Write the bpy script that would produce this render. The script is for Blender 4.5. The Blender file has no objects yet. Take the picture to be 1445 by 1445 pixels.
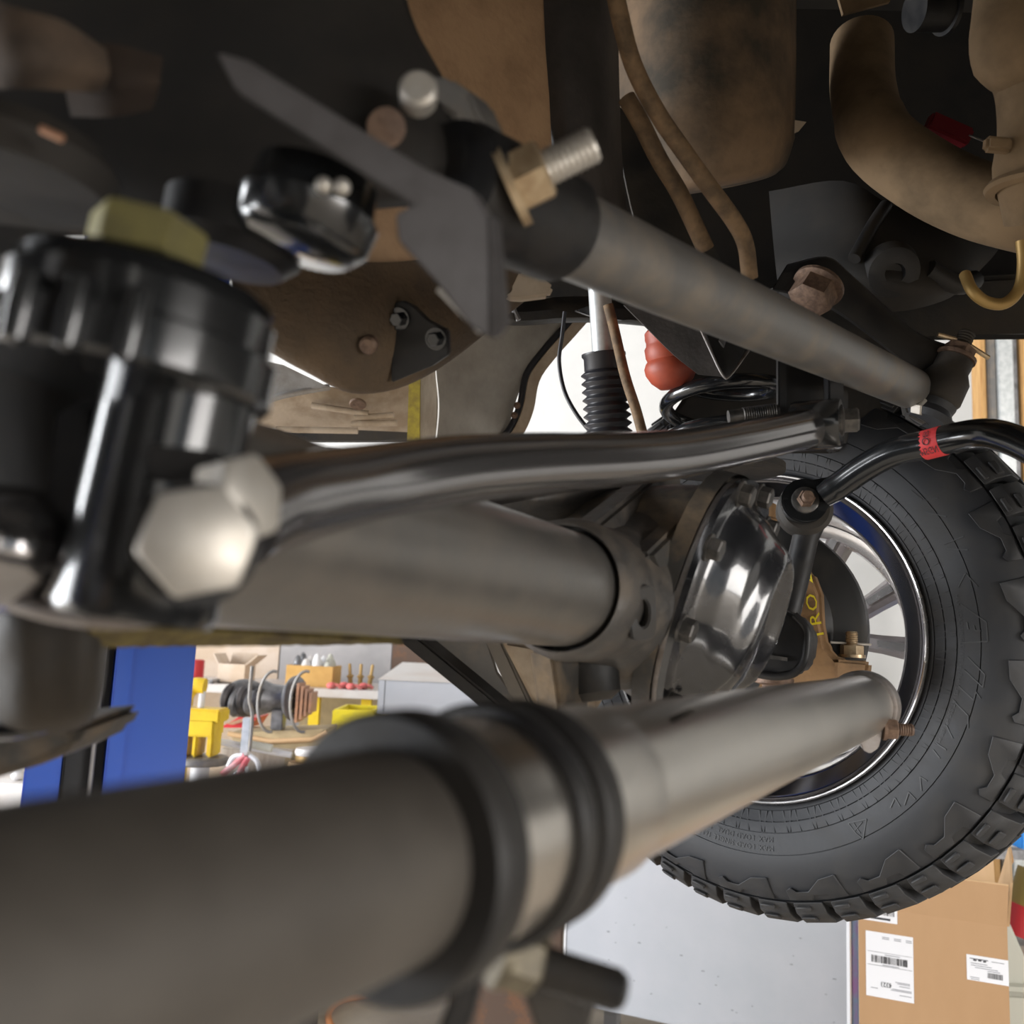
import bpy, bmesh, math, random
from mathutils import Vector, Matrix, Quaternion
random.seed(7)
R = math.radians
sc = bpy.context.scene
col = sc.collection

# ------------------------------------------------------------------ camera
FPX = 1300.0                       # focal length in pixels of the 1445 x 1445 frame
cd = bpy.data.cameras.new('camera'); cam = bpy.data.objects.new('camera', cd); col.objects.link(cam)
cd.sensor_width = 36; cd.sensor_fit = 'HORIZONTAL'; cd.lens = 36 * FPX / 1445
cd.clip_start = 0.01; cd.clip_end = 100
CM = Matrix.Translation((0, 0, 1.4)) @ Matrix.Rotation(R(98), 4, 'X') @ Matrix.Rotation(R(2.5), 4, 'Z')
cam.matrix_world = CM
cd.dof.use_dof = True; cd.dof.focus_distance = 1.15; cd.dof.aperture_fstop = 7.6
sc.camera = cam

# ------------------------------------------------------------------ light and exposure
sc.view_settings.view_transform = 'Standard'; sc.view_settings.look = 'None'
sc.view_settings.gamma = 1; sc.view_settings.exposure = 0.0
sc.view_settings.use_curve_mapping = False
w = bpy.data.worlds.new('world'); sc.world = w; w.use_nodes = True
w.node_tree.nodes['Background'].inputs[0].default_value = (0.80, 0.90, 1.0, 1)
w.node_tree.nodes['Background'].inputs[1].default_value = 0.5
def area(name, loc, target, sx, sy, power, color):
    ld = bpy.data.lights.new(name, 'AREA'); ld.shape = 'RECTANGLE'; ld.size = sx; ld.size_y = sy
    ld.energy = power; ld.color = color
    o = bpy.data.objects.new(name, ld); col.objects.link(o); o.location = loc
    o.rotation_euler = (Vector(target) - Vector(loc)).to_track_quat('-Z', 'Y').to_euler()
    return o
# daylight comes in through the two open bays of the workshop (the gaps left between its walls), one on the
# vehicle's front side and one on the left; each light lies in the plane of its opening
def bay(name, loc, normal, sx, sy, power, color):
    o = area(name, loc, Vector(loc) + Vector(normal), sx, sy, power, color); return o
bay('bay_door_front_offscreen', (6.0, -4.0, 2.0), (-1, 0, 0), 3.9, 3.8, 640, (1.0, 0.96, 0.92))
bay('bay_door_left_offscreen', (-6.0, 0.9, 2.0), (1, 0, 0), 4.0, 3.8, 820, (0.95, 0.97, 1.0))

# ------------------------------------------------------------------ geometry helpers
CR = CM.to_3x3()
CO = CM.translation.copy()
def P(x, y, d):                    # pixel + depth along the view axis -> world point
    return CM @ Vector(((x - 722.5) / FPX * d, -(y - 722.5) / FPX * d, -d))
def D(x, y, z):                    # direction given as right, up, away
    return (CR @ Vector((x, y, -z))).normalized()
def ray(x, y):
    return CR @ Vector(((x - 722.5) / FPX, -(y - 722.5) / FPX, -1))
def onplane(x, y, p0, n):
    r = ray(x, y); t = (p0 - CO).dot(n) / r.dot(n); return CO + r * t
def onY(x, y, Y):
    return onplane(x, y, Vector((0, Y, 0)), Vector((0, 1, 0)))
def catmull(pts, n):
    pts = [Vector(p) for p in pts]
    if len(pts) < 3:
        return [pts[0].lerp(pts[-1], i / n) for i in range(n + 1)]
    out = []; m = len(pts) - 1
    for i in range(m):
        a = pts[i - 1] if i else pts[0] * 2 - pts[1]
        b, c = pts[i], pts[i + 1]
        e = pts[i + 2] if i + 2 <= m else pts[m] * 2 - pts[m - 1]
        for k in range(n):
            t = k / n
            out.append(0.5 * (2 * b + (c - a) * t + (2 * a - 5 * b + 4 * c - e) * t * t + (3 * b - a - 3 * c + e) * t ** 3))
    out.append(pts[-1]); return out
def frame(ax):
    ax = Vector(ax).normalized()
    t = Vector((0, 0, 1)) if abs(ax.z) < 0.9 else Vector((1, 0, 0))
    u = t.cross(ax).normalized(); v = ax.cross(u); return u, v, ax
class G:
    def __init__(s): s.v = []; s.f = []
    def add(s, vs, fs):
        o = len(s.v); s.v += [Vector(p) for p in vs]; s.f += [tuple(i + o for i in f) for f in fs]; return s
    def tube(s, pts, r, n=20, caps=True, closed=False):
        pts = [Vector(p) for p in pts]; m = len(pts)
        rs = r if isinstance(r, (list, tuple)) else [r] * m
        tang = []
        for i in range(m):
            a = pts[(i - 1) % m] if (closed or i) else pts[i]
            b = pts[(i + 1) % m] if (closed or i < m - 1) else pts[i]
            tang.append((b - a).normalized())
        u, _, _ = frame(tang[0]); vs = []; fs = []
        for i in range(m):
            u = (u - tang[i] * u.dot(tang[i])).normalized(); v = tang[i].cross(u)
            for k in range(n):
                an = 2 * math.pi * k / n
                vs.append(pts[i] + (u * math.cos(an) + v * math.sin(an)) * rs[i])
        for i in range(m if closed else m - 1):
            j = (i + 1) % m
            for k in range(n):
                l = (k + 1) % n
                fs.append((i * n + k, i * n + l, j * n + l, j * n + k))
        if caps and not closed:
            fs.append(tuple(range(n - 1, -1, -1))); fs.append(tuple((m - 1) * n + k for k in range(n)))
        return s.add(vs, fs)
    def lathe(s, o, ax, prof, n=32, a0=0.0, a1=360.0, uv=None):
        u, v, ax = frame(ax) if uv is None else (uv[0], uv[1], Vector(ax).normalized())
        o = Vector(o); full = abs(a1 - a0 - 360) < 1e-6; m = n if full else n + 1; vs = []; fs = []
        for r, h in prof:
            for k in range(m):
                an = R(a0 + (a1 - a0) * k / n)
                vs.append(o + ax * h + (u * math.cos(an) + v * math.sin(an)) * r)
        for i in range(len(prof) - 1):
            for k in range(n):
                l = (k + 1) % m
                fs.append((i * m + k, i * m + l, (i + 1) * m + l, (i + 1) * m + k))
        if full:
            if prof[0][0] > 1e-6: fs.append(tuple(range(m - 1, -1, -1)))
            if prof[-1][0] > 1e-6: fs.append(tuple((len(prof) - 1) * m + k for k in range(m)))
        return s.add(vs, fs)
    def ring(s, o, ax, prof, n=48):           # closed profile turned round the axis
        u, v, ax = frame(ax); o = Vector(o); m = len(prof); vs = []; fs = []
        for r, h in prof:
            for k in range(n):
                an = 2 * math.pi * k / n
                vs.append(o + ax * h + (u * math.cos(an) + v * math.sin(an)) * r)
        for i in range(m):
            j = (i + 1) % m
            for k in range(n):
                l = (k + 1) % n
                fs.append((i * n + k, i * n + l, j * n + l, j * n + k))
        return s.add(vs, fs)
    def box(s, c, sx, sy, sz, ux=(1, 0, 0), uy=(0, 1, 0), uz=(0, 0, 1)):
        c = Vector(c); a = Vector(ux) * sx / 2; b = Vector(uy) * sy / 2; e = Vector(uz) * sz / 2
        vs = [c + i * a + j * b + k * e for i in (-1, 1) for j in (-1, 1) for k in (-1, 1)]
        return s.add(vs, [(0, 1, 3, 2), (4, 6, 7, 5), (0, 4, 5, 1), (2, 3, 7, 6), (0, 2, 6, 4), (1, 5, 7, 3)])
    def span(s, a, b):
        a = Vector(a); b = Vector(b); d = b - a
        return s.box((a + b) / 2, abs(d.x), abs(d.y), abs(d.z))
    def prism(s, pts, off):
        pts = [Vector(p) for p in pts]; off = Vector(off); n = len(pts)
        fs = [tuple(range(n - 1, -1, -1)), tuple(range(n, 2 * n))]
        fs += [(i, (i + 1) % n, n + (i + 1) % n, n + i) for i in range(n)]
        return s.add(pts + [p + off for p in pts], fs)
    def holed(s, outer, inner, off):          # plate with one hole; both outlines have the same count
        n = len(outer); off = Vector(off)
        vs = [Vector(p) for p in outer] + [Vector(p) for p in inner]
        vs += [p + off for p in vs]; fs = []
        for i in range(n):
            j = (i + 1) % n
            fs += [(i, j, n + j, n + i), (2 * n + i, 3 * n + i, 3 * n + j, 2 * n + j),
                   (i, 2 * n + i, 2 * n + j, j), (n + i, n + j, 3 * n + j, 3 * n + i)]
        return s.add(vs, fs)
    def hexa(s, o, ax, af, h, ch=0.12, rot=0.0):    # hexagon with turned chamfer on top
        u, v, ax = frame(ax); o = Vector(o); r = af / 2 / math.cos(R(30)); vs = []; fs = []
        for rr, hh in ((r, 0), (r, h * (1 - ch)), (r * 0.86, h)):
            for k in range(6):
                an = R(60 * k + rot); vs.append(o + ax * hh + (u * math.cos(an) + v * math.sin(an)) * rr)
        for i in range(2):
            for k in range(6):
                l = (k + 1) % 6; fs.append((i * 6 + k, i * 6 + l, i * 6 + 6 + l, i * 6 + 6 + k))
        fs += [tuple(range(5, -1, -1)), tuple(range(12, 18))]
        return s.add(vs, fs)
    def stud(s, o, ax, r, h, pitch=None, n=16):     # threaded rod
        pitch = pitch or r * 0.35; prof = [(r * 0.9, 0)]; z = 0
        while z < h - pitch:
            prof += [(r, z + pitch * 0.3), (r, z + pitch * 0.45), (r * 0.88, z + pitch * 0.9)]; z += pitch
        prof += [(r * 0.85, h)]
        return s.lathe(o, ax, prof, n)
    def ball(s, c, rx, ry=None, rz=None, n=20, ux=(1, 0, 0), uy=(0, 1, 0), uz=(0, 0, 1)):
        ry = ry or rx; rz = rz or rx; c = Vector(c); ux, uy, uz = Vector(ux), Vector(uy), Vector(uz); vs = []; fs = []; m = n // 2
        for i in range(1, m):
            ph = math.pi * i / m
            for k in range(n):
                th = 2 * math.pi * k / n
                vs.append(c + ux * rx * math.sin(ph) * math.cos(th) + uy * ry * math.sin(ph) * math.sin(th) + uz * rz * math.cos(ph))
        t = len(vs); vs += [c + uz * rz, c - uz * rz]
        for i in range(m - 2):
            for k in range(n):
                l = (k + 1) % n; fs.append((i * n + k, i * n + l, (i + 1) * n + l, (i + 1) * n + k))
        for k in range(n):
            l = (k + 1) % n; fs.append((t, l, k)); fs.append((t + 1, (m - 2) * n + k, (m - 2) * n + l))
        return s.add(vs, fs)
    def grid(s, rows):
        m = len(rows[0]); vs = [p for r in rows for p in r]
        fs = [(i * m + j, i * m + j + 1, (i + 1) * m + j + 1, (i + 1) * m + j) for i in range(len(rows) - 1) for j in range(m - 1)]
        return s.add(vs, fs)
    def loft(s, rows, nu=6, nv=6):
        rr = [catmull(r, nu) for r in rows]
        cols = [catmull([r[j] for r in rr], nv) for j in range(len(rr[0]))]
        return s.grid([[c[i] for c in cols] for i in range(len(cols[0]))])
def px(rows): return [[P(*p) for p in r] for r in rows]

LOC = {}
def finish(o, label=None, cat=None, group=None, kind=None):
    if label: o['label'] = label
    if cat: o['category'] = cat
    if group: o['group'] = group
    if kind: o['kind'] = kind
    return o
def thing(name, label, cat, loc, group=None):
    o = bpy.data.objects.new(name, None); col.objects.link(o); o.location = loc; o.empty_display_size = 0.05
    LOC[o] = Vector(loc); return finish(o, label, cat, group)
def obj(name, g, m, parent=None, label=None, cat=None, group=None, kind=None, smooth=40, bevel=0, seg=2, solid=0, sub=0, flip=False):
    root = LOC.get(parent) if parent else None
    if root is None:
        root = g.v[0].copy() * 0
        for p in g.v: root += p
        root /= len(g.v)
        root.z = min(p.z for p in g.v)
    bm = bmesh.new(); vs = [bm.verts.new(p - root) for p in g.v]; bm.verts.index_update()
    for f in g.f:
        try: bm.faces.new([vs[i] for i in f])
        except ValueError: pass
    bmesh.ops.recalc_face_normals(bm, faces=bm.faces)
    if flip: bmesh.ops.reverse_faces(bm, faces=bm.faces)
    if solid: bmesh.ops.solidify(bm, geom=list(bm.faces), thickness=solid)
    if bevel:
        es = [e for e in bm.edges if len(e.link_faces) == 2 and e.calc_face_angle(0) > R(28)]
        bmesh.ops.bevel(bm, geom=es, offset=bevel, segments=seg, affect='EDGES', clamp_overlap=True)
    for f in bm.faces: f.smooth = True
    for e in bm.edges:
        e.smooth = not (len(e.link_faces) == 2 and e.calc_face_angle(0) > R(smooth))
    me = bpy.data.meshes.new(name); bm.to_mesh(me); bm.free(); me.materials.append(m)
    o = bpy.data.objects.new(name, me); col.objects.link(o)
    if parent: o.parent = parent
    else: o.location = root
    LOC[o] = root
    if sub:
        md = o.modifiers.new('sub', 'SUBSURF'); md.levels = sub; md.render_levels = sub
    return finish(o, label, cat, group, kind)
def cut(o, g):                      # cuts a real recess or hole into a finished mesh
    root = LOC[o]; me = bpy.data.meshes.new('cutter'); me.from_pydata([tuple(p - root) for p in g.v], [], [list(f) for f in g.f])
    bm = bmesh.new(); bm.from_mesh(me); bmesh.ops.recalc_face_normals(bm, faces=bm.faces); bm.to_mesh(me); bm.free()
    c = bpy.data.objects.new('cutter', me); col.objects.link(c); c.parent = o.parent; c.location = o.location
    md = o.modifiers.new('cut', 'BOOLEAN'); md.object = c; md.operation = 'DIFFERENCE'; md.solver = 'EXACT'
    bpy.context.view_layer.update()
    new = bpy.data.meshes.new_from_object(o.evaluated_get(bpy.context.evaluated_depsgraph_get()))
    o.modifiers.clear(); new.name = o.data.name; o.data = new
    bpy.data.objects.remove(c); bpy.data.meshes.remove(me); return o
def copy(o, parent=None, rot=None, off=None):
    c = o.copy(); col.objects.link(c); c.parent = parent if parent else o.parent; LOC[c] = LOC[o]
    if rot is not None: c.matrix_local = rot
    if off is not None: c.location = o.location + Vector(off)
    return c
def textgeo(txt, size, align='CENTER', space=1.0):
    cu = bpy.data.curves.new('t', 'FONT'); cu.body = txt; cu.size = size; cu.align_x = align; cu.align_y = 'CENTER'
    cu.space_character = space; cu.resolution_u = 2
    to = bpy.data.objects.new('t', cu); col.objects.link(to)
    me = bpy.data.meshes.new_from_object(to)
    vs = [v.co.copy() for v in me.vertices]; fs = [tuple(p.vertices) for p in me.polygons]
    bpy.data.objects.remove(to); bpy.data.curves.remove(cu); bpy.data.meshes.remove(me); return vs, fs

# ------------------------------------------------------------------ materials
MATS = {}
def mat(name, c1, c2=None, scale=12, thr=(0.4, 0.62), rough=0.5, rough2=None, metal=0.0, metal2=None, bump=0.0, bscale=60, stretch=(1, 1, 1), coat=0.0, emit=0.0, alpha=1.0, spec=0.5, ior=1.45, detail=6):
    m = bpy.data.materials.new(name); m.use_nodes = True; nt = m.node_tree; N = nt.nodes; L = nt.links
    b = N['Principled BSDF']; c4 = lambda c: (c[0], c[1], c[2], 1)
    b.inputs['Base Color'].default_value = c4(c1); b.inputs['Roughness'].default_value = rough
    b.inputs['Metallic'].default_value = metal; b.inputs['Coat Weight'].default_value = coat; b.inputs['Coat Roughness'].default_value = 0.08
    b.inputs['Specular IOR Level'].default_value = spec
    if emit:
        b.inputs['Emission Color'].default_value = c4(c1); b.inputs['Emission Strength'].default_value = emit
    tc = N.new('ShaderNodeTexCoord'); mp = N.new('ShaderNodeMapping'); L.new(tc.outputs['Object'], mp.inputs['Vector'])
    mp.inputs['Scale'].default_value = stretch
    if c2 is not None:
        no = N.new('ShaderNodeTexNoise'); no.inputs['Scale'].default_value = scale; no.inputs['Detail'].default_value = detail; no.inputs['Roughness'].default_value = 0.62
        L.new(mp.outputs['Vector'], no.inputs['Vector'])
        cr = N.new('ShaderNodeMapRange'); cr.inputs['From Min'].default_value = thr[0]; cr.inputs['From Max'].default_value = thr[1]
        L.new(no.outputs['Fac'], cr.inputs['Value'])
        mx = N.new('ShaderNodeMix'); mx.data_type = 'RGBA'; mx.inputs[6].default_value = c4(c1); mx.inputs[7].default_value = c4(c2)
        L.new(cr.outputs['Result'], mx.inputs[0]); L.new(mx.outputs[2], b.inputs['Base Color'])
        if rough2 is not None:
            mr = N.new('ShaderNodeMapRange'); mr.inputs['To Min'].default_value = rough; mr.inputs['To Max'].default_value = rough2
            L.new(cr.outputs['Result'], mr.inputs['Value']); L.new(mr.outputs['Result'], b.inputs['Roughness'])
        if metal2 is not None:
            mr = N.new('ShaderNodeMapRange'); mr.inputs['To Min'].default_value = metal; mr.inputs['To Max'].default_value = metal2
            L.new(cr.outputs['Result'], mr.inputs['Value']); L.new(mr.outputs['Result'], b.inputs['Metallic'])
    if bump:
        nb = N.new('ShaderNodeTexNoise'); nb.inputs['Scale'].default_value = bscale; nb.inputs['Detail'].default_value = 5
        L.new(mp.outputs['Vector'], nb.inputs['Vector'])
        bp = N.new('ShaderNodeBump'); bp.inputs['Strength'].default_value = bump; bp.inputs['Distance'].default_value = 0.004
        L.new(nb.outputs['Fac'], bp.inputs['Height']); L.new(bp.outputs['Normal'], b.inputs['Normal'])
    MATS[name] = m; return m
M = MATS
mat('black_gloss', (0.010, 0.011, 0.012), rough=0.22, coat=0.6)
mat('bar_black', (0.31, 0.30, 0.30), rough=0.15, metal=0.92)
mat('joint_black', (0.012, 0.0125, 0.013), rough=0.18, coat=0.4)
mat('black_cover', (0.013, 0.014, 0.016), (0.022, 0.022, 0.025), 30, rough=0.2, rough2=0.3, coat=1.0, bump=0.04, bscale=130)
mat('black_satin', (0.011, 0.011, 0.012), (0.022, 0.020, 0.018), 25, spec=0.35, rough=0.42, rough2=0.6, bump=0.05, bscale=200)
mat('black_dirty', (0.012, 0.012, 0.012), (0.045, 0.036, 0.026), 9, rough=0.55, rough2=0.85, bump=0.15, bscale=120)
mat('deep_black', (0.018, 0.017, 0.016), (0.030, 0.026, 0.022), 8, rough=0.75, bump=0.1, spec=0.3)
mat('axle_paint', (0.155, 0.146, 0.134), (0.19, 0.173, 0.152), 14, rough=0.30, rough2=0.42, metal=0.6, bump=0.05, bscale=220)
mat('cast_dirty', (0.045, 0.042, 0.038), (0.20, 0.145, 0.09), 16, (0.48, 0.7), rough=0.5, rough2=0.9, bump=0.3, bscale=90)
mat('cast_clean', (0.060, 0.056, 0.052), (0.115, 0.095, 0.075), 26, (0.45, 0.7), rough=0.42, rough2=0.7, metal=0.25, bump=0.2, bscale=140)
mat('steel_tube', (0.58, 0.55, 0.51), (0.66, 0.62, 0.57), 14, (0.25, 0.75), rough=0.27, rough2=0.33, metal=1.0, bump=0.015, bscale=260)
mat('steel_plate', (0.30, 0.28, 0.27), (0.20, 0.17, 0.15), 40, rough=0.42, rough2=0.55, metal=0.7)
mat('dark_tube', (0.062, 0.054, 0.046), (0.080, 0.070, 0.059), 20, rough=0.5, rough2=0.58, metal=0.2)
mat('grey_link', (0.17, 0.163, 0.155), (0.26, 0.225, 0.185), 22, (0.45, 0.68), rough=0.42, rough2=0.55, metal=0.45, bump=0.03, bscale=250)
mat('zinc', (0.60, 0.57, 0.52), (0.52, 0.48, 0.42), 60, rough=0.42, rough2=0.5, metal=0.6)
mat('zinc_yellow', (0.36, 0.32, 0.13), (0.28, 0.25, 0.12), 60, rough=0.35, metal=0.8)
mat('zinc_dull', (0.17, 0.145, 0.095), (0.10, 0.085, 0.06), 90, rough=0.42, metal=0.5)
mat('zinc_tan', (0.55, 0.43, 0.28), (0.38, 0.27, 0.16), 80, rough=0.38, metal=0.6)
mat('bolt_rust', (0.20, 0.13, 0.09), (0.11, 0.07, 0.05), 120, rough=0.6, metal=0.35, bump=0.2, bscale=300)
mat('bolt_dark', (0.06, 0.058, 0.055), (0.13, 0.12, 0.11), 90, rough=0.4, metal=0.5)
mat('chrome', (0.62, 0.61, 0.62), rough=0.09, metal=1.0)
mat('chrome_dark_reflection', (0.17, 0.17, 0.18), rough=0.12, metal=1.0)  # wheel chrome darkened: the dark underbody reflection is put into its colour
mat('machined_alloy', (0.86, 0.84, 0.83), (0.78, 0.75, 0.74), 40, rough=0.22, rough2=0.28, metal=0.9)
mat('spoke_paint', (0.30, 0.275, 0.27), (0.36, 0.33, 0.33), 30, rough=0.34, metal=0.6)
mat('rubber', (0.020, 0.0215, 0.025), (0.036, 0.034, 0.032), 9, (0.5, 0.72), rough=0.55, rough2=0.75, bump=0.04, bscale=150)
mat('rubber_ridge', (0.035, 0.036, 0.038), rough=0.45)
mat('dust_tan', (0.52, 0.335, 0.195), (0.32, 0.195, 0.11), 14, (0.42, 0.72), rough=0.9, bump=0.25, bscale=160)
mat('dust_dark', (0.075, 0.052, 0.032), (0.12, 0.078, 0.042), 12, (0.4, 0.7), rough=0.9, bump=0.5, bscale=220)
mat('pan_dust', (0.055, 0.045, 0.032), (0.22, 0.145, 0.085), 7, (0.38, 0.62), rough=0.8, bump=0.15, bscale=130)
mat('exhaust_dust', (0.23, 0.155, 0.085), (0.10, 0.068, 0.036), 9, (0.42, 0.7), rough=0.85, bump=0.1, bscale=120)
mat('line_tan', (0.25, 0.16, 0.085), (0.12, 0.08, 0.045), 45, rough=0.75, bump=0.1, bscale=200)
mat('knuckle_rust', (0.27, 0.155, 0.07), (0.17, 0.10, 0.048), 18, rough=0.85, bump=0.2, bscale=160)
mat('shield_black', (0.014, 0.014, 0.014), (0.045, 0.038, 0.03), 14, (0.45, 0.75), rough=0.5, rough2=0.8)
mat('red_bump', (0.42, 0.075, 0.035), (0.30, 0.055, 0.03), 25, rough=0.5)
mat('bellows', (0.020, 0.020, 0.024), rough=0.38)
mat('liner_grey', (0.42, 0.40, 0.36), (0.26, 0.24, 0.21), 7, (0.4, 0.66), rough=0.7, bump=0.1, bscale=90)
mat('body_tan', (0.50, 0.41, 0.31), (0.34, 0.26, 0.18), 14, rough=0.85, bump=0.15, bscale=120)
mat('body_silver', (0.45, 0.44, 0.43), (0.30, 0.27, 0.24), 20, rough=0.4, metal=0.3)
mat('strap_yellow', (0.45, 0.36, 0.05), (0.30, 0.23, 0.05), 60, rough=0.8)
mat('strap_olive', (0.15, 0.115, 0.035), (0.07, 0.05, 0.02), 50, rough=0.95, bump=0.5, bscale=400)
mat('wood_white', (0.58, 0.52, 0.45), (0.33, 0.26, 0.20), 12, (0.45, 0.75), rough=0.8, stretch=(4, 4, 0.6))
mat('blue_paint', (0.008, 0.085, 0.52), rough=0.32, coat=0.3)
mat('channel_shade_black', (0.016, 0.017, 0.020), rough=0.55)  # stands for the shade inside the lift post
mat('cable', (0.34, 0.33, 0.32), rough=0.5, metal=0.3)
mat('concrete', (0.46, 0.40, 0.33), (0.56, 0.50, 0.42), 3, rough=0.7, bump=0.03, bscale=60)
mat('wall_white', (0.80, 0.80, 0.78), (0.74, 0.74, 0.72), 2, rough=0.85)
mat('wall_grey', (0.36, 0.35, 0.35), (0.44, 0.42, 0.42), 3, rough=0.8)
mat('ceiling', (0.35, 0.34, 0.33), rough=0.9)
mat('galv', (0.55, 0.58, 0.58), (0.70, 0.72, 0.72), 40, rough=0.4, metal=0.45)
mat('stud_wood', (0.66, 0.40, 0.16), (0.50, 0.27, 0.10), 10, rough=0.75, stretch=(6, 6, 0.5))
mat('cab_grey', (0.43, 0.45, 0.48), (0.48, 0.49, 0.52), 2, rough=0.38)
mat('cab_light', (0.66, 0.64, 0.62), (0.58, 0.52, 0.48), 3, rough=0.5)
mat('cab_dark', (0.03, 0.028, 0.026), rough=0.7)
mat('scuff', (0.12, 0.12, 0.13), rough=0.6)
mat('card', (0.42, 0.25, 0.125), (0.46, 0.28, 0.145), 4, rough=0.8, bump=0.02, bscale=90, stretch=(1, 1, 0.3))
mat('card_in', (0.66, 0.44, 0.25), (0.58, 0.38, 0.2), 6, rough=0.85)
mat('card_pale', (0.66, 0.55, 0.45), (0.58, 0.45, 0.33), 6, rough=0.85)
mat('card_orange', (0.62, 0.37, 0.12), (0.52, 0.3, 0.09), 9, rough=0.85)
mat('paper', (0.78, 0.78, 0.80), rough=0.6)
mat('ink', (0.035, 0.035, 0.04), rough=0.7)
mat('ink_grey', (0.25, 0.25, 0.27), rough=0.7)
mat('film', (0.10, 0.42, 0.62), (0.30, 0.18, 0.50), 6, rough=0.12, coat=1.0, stretch=(3, 3, 1))
mat('beige_mach', (0.52, 0.52, 0.45), rough=0.4)
mat('orange_cord', (0.90, 0.20, 0.045), rough=0.5)
mat('hose_orange', (0.72, 0.30, 0.13), rough=0.5)
mat('red_paint', (0.60, 0.03, 0.04), rough=0.35)
mat('olive', (0.30, 0.21, 0.05), rough=0.5)
mat('blue_bright', (0.02, 0.28, 0.80), rough=0.4)
mat('yellow_paint', (0.80, 0.56, 0.02), (0.70, 0.46, 0.02), 14, rough=0.45)
mat('yellow_bin', (0.80, 0.66, 0.03), (0.62, 0.52, 0.08), 30, (0.5, 0.75), rough=0.5)
mat('grey_mach', (0.28, 0.28, 0.29), (0.14, 0.14, 0.145), 16, rough=0.4, metal=0.5)
mat('dark_mach', (0.05, 0.05, 0.055), (0.12, 0.11, 0.11), 20, rough=0.45, metal=0.4)
mat('copper', (0.50, 0.26, 0.15), (0.36, 0.20, 0.13), 20, rough=0.55, metal=0.3)
mat('tan_tray', (0.50, 0.39, 0.22), (0.40, 0.31, 0.18), 12, rough=0.7)
mat('white_paint', (0.74, 0.74, 0.75), rough=0.4)
mat('red_cloth', (0.80, 0.16, 0.16), (0.62, 0.22, 0.2), 20, rough=0.9)
mat('pink_strap', (0.55, 0.10, 0.12), (0.7, 0.4, 0.4), 20, rough=0.8)
mat('rust_brown', (0.13, 0.085, 0.062), (0.30, 0.12, 0.04), 7, (0.52, 0.75), rough=0.8)
mat('red_tape', (0.72, 0.05, 0.055), rough=0.6)
mat('paint_mark', (0.75, 0.60, 0.02), rough=0.6)
mat('dark_red', (0.16, 0.006, 0.012), rough=0.5)
mat('brass', (0.40, 0.26, 0.09), rough=0.5, metal=0.4)

# ------------------------------------------------------------------ the workshop
def struct(name, g, m, **k): return obj(name, g, m, kind='structure', **k)
struct('floor', G().span((-6, -6, -0.1), (6, 6.4, 0.0)), M['concrete'])
struct('wall_back', G().span((-6, 5.6, 0.0), (6, 5.75, 4.8)), M['wall_white'])
struct('wall_left', G().span((-6.15, 3.0, 0.0), (-6, 5.6, 4.8)), M['wall_white'])
struct('wall_front', G().span((-6, -6.15, 0.0), (3.0, -6, 4.8)), M['wall_white'])
struct('wall_right', G().span((6, -2, 0.0), (6.15, 5.6, 4.8)), M['wall_white'])
struct('ceiling', G().span((-6, -6, 4.8), (6, 5.75, 4.9)), M['ceiling'])

# ------------------------------------------------------------------ vehicle frame of reference
# S runs along the axle towards the far wheel, FW to the vehicle's front, UP upwards; origin on the axle tube
A0 = P(698, 811, 0.575)
S = D((1380 - 722.5) / FPX, -(945 - 722.5) / FPX, 1)
UP = Vector((0, 0, 1)); UP = (UP - S * UP.dot(S)).normalized()
FW = S.cross(UP).normalized()
def V(s, f, u): return A0 + S * s + FW * f + UP * u

# unseen simple shell of the vehicle, added to keep light off the underside
t = thing('vehicle_shade_shell', 'unseen light blocking shell of the lifted vehicle above the axle', 'vehicle', V(0.3, -0.4, 0.62))
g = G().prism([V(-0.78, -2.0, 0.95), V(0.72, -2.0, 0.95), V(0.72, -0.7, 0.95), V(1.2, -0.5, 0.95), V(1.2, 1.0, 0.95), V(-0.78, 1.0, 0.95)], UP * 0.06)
obj('hood_shade_slab', g, M['deep_black'], t)
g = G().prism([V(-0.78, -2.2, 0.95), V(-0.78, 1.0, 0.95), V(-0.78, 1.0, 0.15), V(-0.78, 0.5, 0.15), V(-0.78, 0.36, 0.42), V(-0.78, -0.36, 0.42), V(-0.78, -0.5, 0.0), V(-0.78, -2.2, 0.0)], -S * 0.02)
obj('fender', g, M['deep_black'], t)  # unseen near side panel, added to block light
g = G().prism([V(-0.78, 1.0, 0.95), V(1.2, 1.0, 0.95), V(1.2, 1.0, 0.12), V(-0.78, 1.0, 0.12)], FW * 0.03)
obj('bumper_shade_panel', g, M['deep_black'], t)  # unseen front panel, set low to shade the upper parts

# ------------------------------------------------------------------ axle with differential
t = thing('front_axle', 'grey axle tube running into a cast differential housing with glossy black cover', 'axle', V(0.25, 0, -0.14))
g = G().tube([V(-0.272 + 0.40 * i / 12, 0, 0) for i in range(13)], 0.042, 48)
obj('axle_tube', g, M['axle_paint'], t)
g = G().lathe(V(0, 0, 0), S, [(0.0410, 0.118), (0.0455, 0.118), (0.0455, 0.101), (0.0465, 0.100), (0.0500, 0.103), (0.0530, 0.118), (0.0525, 0.145), (0.0540, 0.17), (0.060, 0.195), (0.075, 0.22), (0.0, 0.24)], 48)
obj('tube_collar', g, M['cast_clean'], t)
AL = 17.0
FD = (FW * math.cos(R(AL)) - UP * math.sin(R(AL))).normalized()   # cover faces forward and a little down
UD = (UP * math.cos(R(AL)) + FW * math.sin(R(AL))).normalized()
DC = V(0.295, 0.062, 0.0)                                        # centre of the cover flange
DS = 0.86
def W2(a, b, h): return DC + S * a * DS + UD * b * DS + FD * h
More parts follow.
